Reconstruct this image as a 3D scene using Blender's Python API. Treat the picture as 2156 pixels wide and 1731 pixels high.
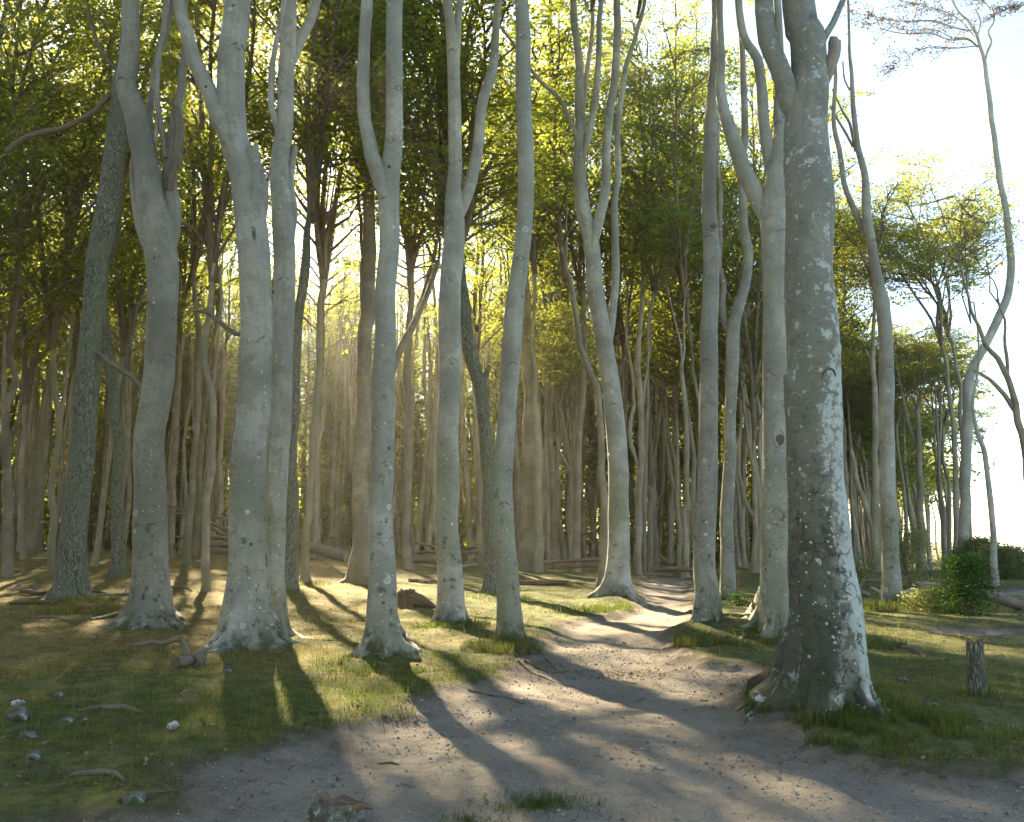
import bpy, math, random
import numpy as np

# ------------------------------------------------------------------ clearing
for o in list(bpy.data.objects):
    bpy.data.objects.remove(o)
SC = bpy.context.scene
COL = SC.collection
rnd = random.Random(7)
NR = np.random.default_rng(11)
PI = math.pi

# ------------------------------------------------------------------ camera
F = 1900.0                       # focal length, in units of a 2156 wide picture
CX, CY, HOR = 1078.0, 865.5, 1135.0
PITCH = math.atan((HOR - CY) / F)
EYE = 1.6
cam = bpy.data.cameras.new('camera')
cam.sensor_width = 36.0
cam.lens = 36.0 * F / 2156.0
cam.clip_end = 6000
cam.clip_start = 0.1
camo = bpy.data.objects.new('camera', cam)
camo.location = (0, 0, EYE)
camo.rotation_euler = (PI / 2 + PITCH, 0, 0)
COL.objects.link(camo)
SC.camera = camo

# ------------------------------------------------------------------ sky, sun, exposure
SUN_EL = math.radians(29.0)
SUN_AZ = math.radians(-17.5)     # left of straight ahead
W = bpy.data.worlds.new('World')
SC.world = W
W.use_nodes = True
wn = W.node_tree.nodes
wn.clear()
sky = wn.new('ShaderNodeTexSky')
sky.sky_type = 'NISHITA'
sky.sun_disc = False
sky.sun_elevation = SUN_EL
sky.sun_rotation = SUN_AZ
sky.air_density = 1.0
sky.dust_density = 0.3
sky.ozone_density = 0.6
bg = wn.new('ShaderNodeBackground')
bg.inputs['Strength'].default_value = 0.055
wo = wn.new('ShaderNodeOutputWorld')
W.node_tree.links.new(sky.outputs[0], bg.inputs[0])
W.node_tree.links.new(bg.outputs[0], wo.inputs[0])
SUNV = np.array([math.sin(SUN_AZ) * math.cos(SUN_EL), math.cos(SUN_AZ) * math.cos(SUN_EL), math.sin(SUN_EL)])
sun = bpy.data.lights.new('sun', 'SUN')
sun.energy = 5.0
sun.angle = math.radians(0.6)
sun.color = (1.0, 0.83, 0.56)
suno = bpy.data.objects.new('sun', sun)
COL.objects.link(suno)
suno.rotation_euler = (PI / 2 - SUN_EL, 0, PI + -SUN_AZ)
suno.location = tuple(SUNV * 60)
VS = SC.view_settings
VS.view_transform = 'Standard'
VS.look = 'None'
VS.exposure = 3.0
VS.gamma = 1.0
VS.use_curve_mapping = False
cy = SC.cycles
cy.max_bounces = 7
cy.diffuse_bounces = 4
cy.glossy_bounces = 1
cy.transmission_bounces = 4
cy.volume_bounces = 1
cy.transparent_max_bounces = 4
cy.use_denoising = True
cy.use_adaptive_sampling = True
cy.adaptive_threshold = 0.012
cy.sample_clamp_indirect = 6.0
cy.caustics_reflective = False
cy.caustics_refractive = False

# ------------------------------------------------------------------ noise
_T = np.random.default_rng(5).random((256, 256))
def vnoise(x, y):
    x = np.asarray(x, float); y = np.asarray(y, float)
    xi = np.floor(x).astype(int); yi = np.floor(y).astype(int)
    fx = x - xi; fy = y - yi
    fx = fx * fx * (3 - 2 * fx); fy = fy * fy * (3 - 2 * fy)
    a = _T[xi & 255, yi & 255]; b = _T[(xi + 1) & 255, yi & 255]
    c = _T[xi & 255, (yi + 1) & 255]; d = _T[(xi + 1) & 255, (yi + 1) & 255]
    return (a * (1 - fx) + b * fx) * (1 - fy) + (c * (1 - fx) + d * fx) * fy
def fbm(x, y, oct=4):
    s = 0; a = 0.5; t = 0
    for k in range(oct):
        s = s + a * vnoise(x * 2 ** k + 17.3 * k, y * 2 ** k + 9.1 * k); t += a; a *= 0.5
    return s / t
def sst(a, b, x):
    t = np.clip((np.asarray(x, float) - a) / (b - a), 0, 1)
    return t * t * (3 - 2 * t)

# ------------------------------------------------------------------ rays of the measured picture -> places
def ray(u, v):
    dx = (u - CX) / F; dy = (CY - v) / F
    return np.array([dx, math.cos(PITCH) - dy * math.sin(PITCH), math.sin(PITCH) + dy * math.cos(PITCH)])
def flat(u, v, z=0.0):
    r = ray(u, v); t = (z - EYE) / r[2]
    return r[0] * t, r[1] * t

PATH_UV = [(120, 1731), (330, 1692), (430, 1606), (560, 1577), (640, 1556), (760, 1520), (850, 1490), (930, 1450),
           (1030, 1412), (1100, 1380), (1148, 1340), (1165, 1316), (1210, 1301), (1290, 1291), (1338, 1276), (1348, 1250),
           (1338, 1230), (1346, 1217), (1450, 1214), (1462, 1250), (1466, 1295), (1420, 1345), (1440, 1374), (1530, 1394), (1600, 1414), (1566, 1460),
           (1580, 1492), (1640, 1530), (1750, 1572), (1870, 1597), (2000, 1608), (2200, 1600)]
PATH = [flat(u, v) for u, v in PATH_UV] + [(14, 6.3), (14, -12), (-9, -12), (-6, 2)]
PATCHES = [((2125, 1327), 0.9, 0.45), ((2085, 1243), 2.0, 1.3), ((1475, 1398), 0.6, 0.35)]

def poly_sd(x, y, P):
    """signed distance to the polygon, positive inside"""
    x = np.asarray(x, float); y = np.asarray(y, float)
    d2 = np.full(x.shape, 1e18); ins = np.zeros(x.shape, bool)
    n = len(P)
    for i in range(n):
        ax, ay = P[i]; bx, by = P[(i + 1) % n]
        ex, ey = bx - ax, by - ay
        t = np.clip(((x - ax) * ex + (y - ay) * ey) / (ex * ex + ey * ey), 0, 1)
        d2 = np.minimum(d2, (x - ax - t * ex) ** 2 + (y - ay - t * ey) ** 2)
        c = ((ay > y) != (by > y)) & (x < (bx - ax) * (y - ay) / (by - ay + 1e-12) + ax)
        ins ^= c
    return np.where(ins, 1, -1) * np.sqrt(d2)

def coast_x(y):
    return 13 + 0.47 * np.maximum(np.asarray(y, float), 0)
MOUNDS = []          # (x, y, radius, height) under trunks, filled before the ground is made
def path_d(x, y):
    d = poly_sd(x, y, PATH)
    d = d + (fbm(x * 1.7, y * 1.7, 3) - 0.5) * 0.55 + (fbm(x * 6 + 9, y * 6, 2) - 0.5) * 0.22
    for (uv, a, b) in PATCHES:
        px, py = flat(*uv)
        e = 1 - np.sqrt(((x - px) / (a * 1.6)) ** 2 + ((y - py) / (b * 1.6)) ** 2)
        d = np.maximum(d, e * 0.9 + (fbm(x * 2.3 + 5, y * 2.3, 3) - 0.5) * 0.5)
    return d
def ground_z(x, y, pd=None):
    x = np.asarray(x, float); y = np.asarray(y, float)
    z = 0.75 * sst(20, 46, y) * sst(2, -14, x)
    z = z - 1.5 * sst(42, 85, y) * sst(8, 26, x)
    z = z + (fbm(x * 0.22, y * 0.22, 3) - 0.5) * 0.22 * sst(5, 9, y)
    z = z + (fbm(x * 1.3, y * 1.3, 4) - 0.5) * 0.10
    if pd is None:
        pd = path_d(x, y)
    near = sst(60, 40, y)
    z = z - 0.11 * sst(-0.15, 0.35, pd) * near + (fbm(x * 3.1 + 4, y * 3.1, 3) - 0.5) * 0.03 * sst(0, 0.4, pd) * near
    z = z + (fbm(x * 6, y * 6, 3) - 0.5) * 0.035 * (1 - 0.6 * sst(-0.1, 0.2, pd))
    for (mx, my, mr, mh) in MOUNDS:
        z = z + mh * np.exp(-((x - mx) ** 2 + (y - my) ** 2) / (mr * mr))
    c = x - coast_x(y)
    z = z - 17 * sst(0, 9, c)
    return z
def place(u, v):
    z = 0.0
    for k in range(6):
        x, y = flat(u, v, z)
        z = float(ground_z(np.array([x]), np.array([y]))[0])
    return x, y, z
def at_depth(u, v, D):
    r = ray(u, v); t = D / r[1]
    return np.array([r[0] * t, D, EYE + r[2] * t]), t / F     # point, metres per pixel

CROPS = {'V': (0, 0, 1), '1': (0, 0, 2.868), '2': (689.9, 0, 2.868), '3': (1379.8, 0, 2.778), '4': (0, 560.5, 2.6764),
         '5': (689.9, 560.5, 2.6764), '6': (1379.8, 560.5, 2.6764), 'A': (1078, 603.7, 3.649), 'R': (1724.7, 1077.9, 5.0),
         'L': (0, 1034.8, 3.5717), 'M': (560.5, 1034.8, 4.1669), 'N': (1034.8, 1034.8, 4.1669), 'O': (0, 1379.8, 3.5717),
         '7': (0, 1127.1, 2.0), '8': (1034.8, 1127.1, 1.9232)}
def cv(c, pts):
    ox, oy, s = CROPS[c]
    return [(ox + p[0] / s, oy + p[1] / s) + tuple(q / s for q in p[2:]) for p in pts]

# ------------------------------------------------------------------ materials
MAT = {}
def newmat(name):
    m = bpy.data.materials.new(name); m.use_nodes = True
    nt = m.node_tree; nt.nodes.clear()
    out = nt.nodes.new('ShaderNodeOutputMaterial')
    MAT[name] = m
    return m, nt, out
class G:
    """small helper to write node graphs"""
    def __init__(s, nt): s.nt = nt
    def n(s, t, **kw):
        nd = s.nt.nodes.new(t)
        for k, v in kw.items(): setattr(nd, k, v)
        return nd
    def l(s, a, b): s.nt.links.new(a, b)
    def put(s, sock, v):
        if hasattr(v, 'is_output'): s.l(v, sock)
        else: sock.default_value = v
    def math(s, op, a, b=0.0, c=None, clamp=False):
        nd = s.n('ShaderNodeMath', operation=op, use_clamp=clamp)
        s.put(nd.inputs[0], a); s.put(nd.inputs[1], b)
        if c is not None: s.put(nd.inputs[2], c)
        return nd.outputs[0]
    def mix(s, fac, a, b, blend='MIX'):
        nd = s.n('ShaderNodeMix', data_type='RGBA', blend_type=blend)
        s.put(nd.inputs[0], fac)
        s.put(nd.inputs[6], a if hasattr(a, 'is_output') else (*a, 1)); s.put(nd.inputs[7], b if hasattr(b, 'is_output') else (*b, 1))
        return nd.outputs[2]
    def ramp(s, fac, a, b, x=0.0, y=1.0):
        nd = s.n('ShaderNodeMapRange', interpolation_type='SMOOTHSTEP')
        s.put(nd.inputs[0], fac); nd.inputs[1].default_value = a; nd.inputs[2].default_value = b
        nd.inputs[3].default_value = x; nd.inputs[4].default_value = y
        return nd.outputs[0]
    def noise(s, vec, scale, detail=3, rough=0.55, dist=0.0):
        nd = s.n('ShaderNodeTexNoise'); s.l(vec, nd.inputs['Vector'])
        nd.inputs['Scale'].default_value = scale; nd.inputs['Detail'].default_value = detail
        nd.inputs['Roughness'].default_value = rough; nd.inputs['Distortion'].default_value = dist
        return nd.outputs['Fac']
    def voro(s, vec, scale, feature='F1', rnd=1.0):
        nd = s.n('ShaderNodeTexVoronoi', feature=feature); s.l(vec, nd.inputs['Vector'])
        nd.inputs['Scale'].default_value = scale; nd.inputs['Randomness'].default_value = rnd
        return nd
    def scalev(s, vec, x, y, z):
        nd = s.n('ShaderNodeVectorMath', operation='MULTIPLY'); s.l(vec, nd.inputs[0]); nd.inputs[1].default_value = (x, y, z)
        return nd.outputs[0]
    def addv(s, a, b):
        nd = s.n('ShaderNodeVectorMath', operation='ADD'); s.l(a, nd.inputs[0]); s.put(nd.inputs[1], b)
        return nd.outputs[0]
    def bump(s, h, strength, dist, normal=None):
        nd = s.n('ShaderNodeBump'); s.l(h, nd.inputs['Height']); nd.inputs['Strength'].default_value = strength
        nd.inputs['Distance'].default_value = dist
        if normal is not None: s.l(normal, nd.inputs['Normal'])
        return nd.outputs[0]
    def bsdf(s, out, col, rough=0.85, normal=None, spec=0.2):
        b = s.n('ShaderNodeBsdfPrincipled'); s.put(b.inputs['Base Color'], col if hasattr(col, 'is_output') else (*col, 1))
        s.put(b.inputs['Roughness'], rough); b.inputs['Specular IOR Level'].default_value = spec
        if normal is not None: s.l(normal, b.inputs['Normal'])
        s.l(b.outputs[0], out.inputs[0])
        return b

def bark_beech(name, base, green, lichen=1.0, far=False):
    m, nt, out = newmat(name); g = G(nt)
    tc = g.n('ShaderNodeTexCoord'); ob = tc.outputs['Object']; uv = tc.outputs['UV']
    inf = g.n('ShaderNodeObjectInfo'); oc_ = g.n('ShaderNodeSeparateColor'); g.l(inf.outputs['Color'], oc_.inputs[0]); rv = oc_.outputs[0]     # one tone per tree
    off = g.n('ShaderNodeCombineXYZ'); g.l(g.math('MULTIPLY', rv, 31.0), off.inputs[0]); g.l(g.math('MULTIPLY', rv, 17.0), off.inputs[2])
    p = g.addv(ob, off.outputs[0])
    sep = g.n('ShaderNodeSeparateXYZ'); g.l(ob, sep.inputs[0]); hz = sep.outputs[2]
    big = g.noise(p, 0.9, 3)
    col = g.mix(g.ramp(big, 0.34, 0.66), tuple(min(0.6, c * 1.12) for c in base), tuple(c * 0.66 for c in base))
    mot = g.noise(p, 3.4, 6, 0.7)
    col = g.mix(g.math('MULTIPLY', g.ramp(mot, 0.47, 0.62), 0.5), col, tuple(c * 0.55 for c in base))
    tone = g.math('MULTIPLY_ADD', rv, 0.42, 0.78)
    rw = g.math('FRACT', g.math('MULTIPLY', rv, 7.13))
    col = g.mix(g.math('MULTIPLY', g.ramp(rw, 0.45, 1.0), 0.4), col, tuple(base[i] * (0.86, 0.93, 0.78)[i] for i in range(3)))
    # algae on the lower trunk and in patches
    gm = g.math('MULTIPLY', g.ramp(g.noise(p, 0.55, 4, 0.6), 0.44, 0.66), g.ramp(hz, 7.0, 0.3, 0.25, 1.0))
    col = g.mix(g.math('MULTIPLY', gm, 0.75), col, green)
    if not far:
        # fine horizontal wrinkles and lenticels
        ln = g.noise(g.scalev(uv, 7.0, 60, 1), 1.0, 3, 0.65, 0.6)
        col = g.mix(g.math('MULTIPLY', g.math('MULTIPLY', g.ramp(ln, 0.58, 0.74), g.ramp(g.noise(p, 2.2, 2), 0.4, 0.6)), 0.5), col, tuple(c * 0.5 for c in base))
        st = g.noise(g.scalev(uv, 17, 0.5, 1), 1.0, 3, 0.6)
        col = g.mix(g.math('MULTIPLY', g.ramp(st, 0.48, 0.70), 0.40), col, tuple(c * 0.6 for c in base))
        fg = g.noise(p, 55, 3, 0.7)
        col = g.mix(g.math('MULTIPLY', g.ramp(fg, 0.52, 0.70), 0.30), col, tuple(c * 0.5 for c in base))
        col = g.mix(g.math('MULTIPLY', g.ramp(fg, 0.44, 0.32), 0.22), col, tuple(min(0.7, c * 1.35) for c in base))
        vl = g.voro(g.scalev(uv, 9, 34, 1), 1.0); sl_ = g.n('ShaderNodeSeparateColor'); g.l(vl.outputs['Color'], sl_.inputs[0])
        col = g.mix(g.math('MULTIPLY', g.math('MULTIPLY', g.ramp(vl.outputs['Distance'], 0.30, 0.18), g.math('GREATER_THAN', sl_.outputs[0], 0.80)), 0.55), col, tuple(c * 0.38 for c in base))
        # dark weathered blotches
        db = g.noise(p, 6.0, 5, 0.68)
        dk = g.math('MULTIPLY', g.ramp(db, 0.57, 0.66), g.ramp(hz, 5.0, 0.4, 0.12, 0.7))
        col = g.mix(dk, col, (0.045, 0.05, 0.035))
        # small dark knots
        v0 = g.voro(p, 3.2); s0 = g.n('ShaderNodeSeparateColor'); g.l(v0.outputs['Color'], s0.inputs[0])
        kn = g.math('MULTIPLY', g.ramp(v0.outputs['Distance'], 0.10, 0.05), g.math('GREATER_THAN', s0.outputs[0], 0.72))
        col = g.mix(g.math('MULTIPLY', kn, 0.8), col, (0.06, 0.055, 0.045))
        # lichen: specks and larger scalloped discs
        wob = g.n('ShaderNodeTexNoise'); g.l(p, wob.inputs['Vector']); wob.inputs['Scale'].default_value = 22; wob.inputs['Detail'].default_value = 3
        pw = g.addv(p, g.scalev(wob.outputs['Color'], 0.035, 0.035, 0.035))
        dens = g.math('MULTIPLY', g.ramp(g.noise(p, 0.8, 2), 0.33, 0.60), g.ramp(hz, 7.5, 0.0, 0.5, 1.15))
        v1 = g.voro(pw, 21.0); s1 = g.n('ShaderNodeSeparateColor'); g.l(v1.outputs['Color'], s1.inputs[0])
        sp = g.math('MULTIPLY', g.math('LESS_THAN', v1.outputs['Distance'], g.math('MULTIPLY', g.math('POWER', s1.outputs[1], 2.0), 0.36)), g.math('LESS_THAN', s1.outputs[0], g.math('MULTIPLY', dens, 0.62 * lichen)))
        v2 = g.voro(pw, 6.5); s2 = g.n('ShaderNodeSeparateColor'); g.l(v2.outputs['Color'], s2.inputs[0])
        r2 = g.math('MULTIPLY', g.math('POWER', s2.outputs[1], 1.7), 0.36)
        d2 = g.math('LESS_THAN', v2.outputs['Distance'], r2)
        l2 = g.math('MULTIPLY', d2, g.math('LESS_THAN', s2.outputs[0], g.math('MULTIPLY', dens, 0.36 * lichen)))
        rim = g.math('GREATER_THAN', v2.outputs['Distance'], g.math('MULTIPLY', r2, 0.72))
        lcol = g.mix(rim, (0.36, 0.38, 0.28), (0.52, 0.53, 0.47))
        lbase = g.math('MULTIPLY', g.ramp(g.noise(p, 9.0, 5, 0.7), 0.56, 0.62), g.math('MULTIPLY', g.ramp(hz, 1.3, 0.1), min(0.85, 0.5 * lichen)))
        lbase = g.math('MULTIPLY', lbase, g.ramp(g.noise(p, 1.4, 2), 0.45, 0.6))
        if lichen > 1.5:      # pale crust, thickest on the side that faces the sea
            gn = g.n('ShaderNodeNewGeometry'); sn = g.n('ShaderNodeSeparateXYZ'); g.l(gn.outputs['Normal'], sn.inputs[0])
            side = g.ramp(sn.outputs[0], -0.35, 0.75)
            cr = g.math('ADD', g.noise(p, 8.5, 6, 0.72), g.math('MULTIPLY', g.math('MULTIPLY', side, g.ramp(hz, 5.5, 1.2, 0.08, 1.0)), 0.20))
            crust = g.ramp(cr, 0.575, 0.63)
            col = g.mix(g.math('MULTIPLY', crust, 0.85), col, g.mix(g.noise(p, 30, 3), (0.36, 0.38, 0.33), (0.56, 0.57, 0.53)))
            foot = g.math('MULTIPLY', g.ramp(g.math('SUBTRACT', hz, g.noise(p, 5, 4, 0.6)), 0.75, -0.35), g.ramp(side, 1.0, 0.3))
            col = g.mix(g.math('MULTIPLY', foot, 0.85), col, (0.055, 0.056, 0.032))
            lft = g.math('MULTIPLY', g.ramp(g.math('SUBTRACT', g.math('MULTIPLY', g.noise(p, 3.0, 6, 0.72), 1.6), g.math('MULTIPLY', side, 0.75)), 0.50, 0.72), g.ramp(hz, 3.6, 0.8))
            col = g.mix(g.math('MULTIPLY', lft, 0.8), col, (0.062, 0.064, 0.042))
            ve = g.voro(pw, 7.5, 'DISTANCE_TO_EDGE'); ck = g.math('MULTIPLY', g.math('MULTIPLY', g.ramp(ve.outputs['Distance'], 0.07, 0.015), g.ramp(g.noise(p, 5, 3), 0.46, 0.58)), g.ramp(hz, 3.4, 1.0))
            col = g.mix(g.math('MULTIPLY', ck, 0.85), col, (0.045, 0.042, 0.032))
            fl = g.math('MULTIPLY', g.ramp(g.noise(p, 10, 5, 0.7), 0.58, 0.62), g.ramp(hz, 2.8, 0.6))
            col = g.mix(g.math('MULTIPLY', fl, 0.8), col, (0.05, 0.045, 0.035))
        if lichen > 1.5: l2 = g.math('MULTIPLY', l2, g.math('GREATER_THAN', s2.outputs[2], 0.6))
        col = g.mix(l2, col, lcol)
        col = g.mix(lbase, col, (0.56, 0.58, 0.54))
        col = g.mix(g.math('MULTIPLY', sp, 0.8), col, (0.52, 0.53, 0.46))
        # moss at the foot
        ms = g.math('MULTIPLY', g.ramp(hz, 0.45, 0.0), g.ramp(g.noise(p, 4.0, 4), 0.45, 0.6))
        col = g.mix(g.math('MULTIPLY', ms, 0.85), col, (0.055, 0.065, 0.018))
        hgt = g.math('ADD', g.math('MULTIPLY', g.noise(p, 14, 4, 0.6), 0.6), g.math('MULTIPLY', ln, 0.10))
        hgt = g.math('ADD', hgt, g.math('MULTIPLY', l2, 0.15))
        hgt = g.math('SUBTRACT', hgt, g.math('MULTIPLY', kn, 0.5))
        hgt = g.math('ADD', hgt, g.math('MULTIPLY', dk, -0.5))
        nrm = g.bump(hgt, 0.9, 0.035)
    else:
        db = g.noise(p, 7.0, 4, 0.68)
        col = g.mix(g.math('MULTIPLY', g.ramp(db, 0.55, 0.72), 0.5), col, (0.09, 0.085, 0.06))
        nrm = None
    mul = g.n('ShaderNodeMix', data_type='RGBA', blend_type='MULTIPLY'); mul.inputs[0].default_value = 1.0
    g.l(col, mul.inputs[6]); cmb = g.n('ShaderNodeCombineXYZ')
    for i in range(3): g.l(tone, cmb.inputs[i])
    g.l(cmb.outputs[0], mul.inputs[7])
    g.bsdf(out, mul.outputs[2], 0.8, nrm, 0.25)
    return m
bark_beech('beech_bark', (0.352, 0.330, 0.272), (0.175, 0.188, 0.100), lichen=0.9)
bark_beech('beech_bark_lichened', (0.275, 0.262, 0.215), (0.125, 0.135, 0.07), lichen=1.51)
bark_beech('beech_bark_far', (0.29, 0.245, 0.175), (0.19, 0.17, 0.085), far=True)

def bark_oak():
    m, nt, out = newmat('oak_bark'); g = G(nt)
    tc = g.n('ShaderNodeTexCoord'); ob = tc.outputs['Object']; uv = tc.outputs['UV']
    nz = g.n('ShaderNodeTexNoise'); g.l(ob, nz.inputs['Vector']); nz.inputs['Scale'].default_value = 6; nz.inputs['Detail'].default_value = 3
    uw = g.addv(g.scalev(uv, 36, 6.0, 1), g.scalev(nz.outputs['Color'], 2.4, 2.4, 0))
    v = g.voro(uw, 1.0, 'DISTANCE_TO_EDGE')
    e = g.ramp(v.outputs['Distance'], 0.0, 0.22)
    col = g.mix(e, (0.085, 0.08, 0.06), (0.27, 0.265, 0.20))
    col = g.mix(g.math('MULTIPLY', g.ramp(g.noise(ob, 1.3, 4), 0.42, 0.65), 0.6), col, (0.18, 0.21, 0.12))
    col = g.mix(g.math('MULTIPLY', g.ramp(g.noise(ob, 30, 3), 0.6, 0.7), 0.4), col, (0.42, 0.43, 0.36))
    h = g.math('ADD', e, g.math('MULTIPLY', g.noise(ob, 40, 3), 0.3))
    g.bsdf(out, col, 0.9, g.bump(h, 0.9, 0.03), 0.15)
bark_oak()

def wood(name, a, b, grain=(3, 3, 30)):
    m, nt, out = newmat(name); g = G(nt)
    tc = g.n('ShaderNodeTexCoord'); ob = tc.outputs['Object']; uv = tc.outputs['UV']
    n1 = g.noise(g.scalev(uv, 34, 3, 1), 1.0, 4, 0.65); n2 = g.noise(ob, 5, 4, 0.6)
    col = g.mix(g.ramp(n1, 0.35, 0.68), a, b)
    col = g.mix(g.math('MULTIPLY', g.ramp(n2, 0.5, 0.7), 0.6), col, tuple(c * 0.55 for c in a))
    g.bsdf(out, col, 0.88, g.bump(g.math('ADD', n1, n2), 0.7, 0.02), 0.15)
wood('dead_wood', (0.22, 0.185, 0.135), (0.12, 0.10, 0.07))
wood('pale_wood', (0.40, 0.33, 0.25), (0.24, 0.19, 0.14))
wood('brown_wood', (0.21, 0.135, 0.08), (0.09, 0.06, 0.04))
wood('dark_limb', (0.21, 0.155, 0.10), (0.12, 0.09, 0.06))  # reddish brown: warm light on the limbs is put into the colour
wood('scar_bark', (0.15, 0.14, 0.11), (0.07, 0.065, 0.05))

def leafmat(name, dif, tra, yellow=0.18, tm=0.6):
    m, nt, out = newmat(name); g = G(nt)
    at = g.n('ShaderNodeAttribute', attribute_name='tint'); t = at.outputs['Fac']
    inf = g.n('ShaderNodeObjectInfo'); rv = inf.outputs['Random']
    t2 = g.math('ADD', t, g.math('MULTIPLY', g.math('SUBTRACT', rv, 0.5), yellow))
    yl = g.ramp(t2, 0.72, 0.98)
    d = g.mix(g.ramp(t, 0.0, 0.7), tuple(c * 0.6 for c in dif), dif)
    d = g.mix(yl, d, (0.16, 0.115, 0.022))
    r = g.mix(g.ramp(t, 0.0, 0.7), tuple(c * 0.7 for c in tra), tra)
    r = g.mix(yl, r, (0.46, 0.31, 0.04))
    a = g.n('ShaderNodeBsdfDiffuse'); g.l(d, a.inputs[0])
    b = g.n('ShaderNodeBsdfTranslucent'); g.l(r, b.inputs[0])
    mx = g.n('ShaderNodeMixShader'); mx.inputs[0].default_value = tm
    g.l(a.outputs[0], mx.inputs[1]); g.l(b.outputs[0], mx.inputs[2]); g.l(mx.outputs[0], out.inputs[0])
leafmat('beech_leaf', (0.070, 0.095, 0.024), (0.40, 0.445, 0.060))
leafmat('coast_leaf', (0.085, 0.098, 0.028), (0.46, 0.48, 0.07), 0.15)
leafmat('bush_leaf', (0.035, 0.085, 0.022), (0.12, 0.25, 0.03), 0.1, 0.45)
leafmat('scrub_leaf', (0.15, 0.17, 0.075), (0.42, 0.45, 0.13), 0.3, 0.55)

leafmat('dry_leaf', (0.105, 0.075, 0.028), (0.16, 0.11, 0.025), 0.1, 0.35)
def grassmat():
    m, nt, out = newmat('grass_blade'); g = G(nt)
    at = g.n('ShaderNodeAttribute', attribute_name='tint'); t = at.outputs['Fac']
    d = g.mix(g.ramp(t, 0.0, 0.45), (0.060, 0.095, 0.024), (0.125, 0.135, 0.036))
    d = g.mix(g.ramp(t, 0.45, 0.75), d, (0.24, 0.175, 0.06))
    d = g.mix(g.ramp(t, 0.85, 1.0), d, (0.33, 0.27, 0.13))
    a = g.n('ShaderNodeBsdfDiffuse'); g.l(d, a.inputs[0])
    b = g.n('ShaderNodeBsdfTranslucent'); g.l(g.mix(0.5, d, (0.16, 0.22, 0.03)), b.inputs[0])
    mx = g.n('ShaderNodeMixShader'); mx.inputs[0].default_value = 0.4
    g.l(a.outputs[0], mx.inputs[1]); g.l(b.outputs[0], mx.inputs[2]); g.l(mx.outputs[0], out.inputs[0])
grassmat()
def littermat():
    m, nt, out = newmat('fallen_leaf'); g = G(nt)
    at = g.n('ShaderNodeAttribute', attribute_name='tint'); t = at.outputs['Fac']
    d = g.mix(g.ramp(t, 0.0, 0.6), (0.10, 0.055, 0.028), (0.25, 0.14, 0.06))
    d = g.mix(g.ramp(t, 0.8, 1.0), d, (0.30, 0.21, 0.12))
    g.bsdf(out, d, 0.8, None, 0.2)
littermat()

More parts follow.
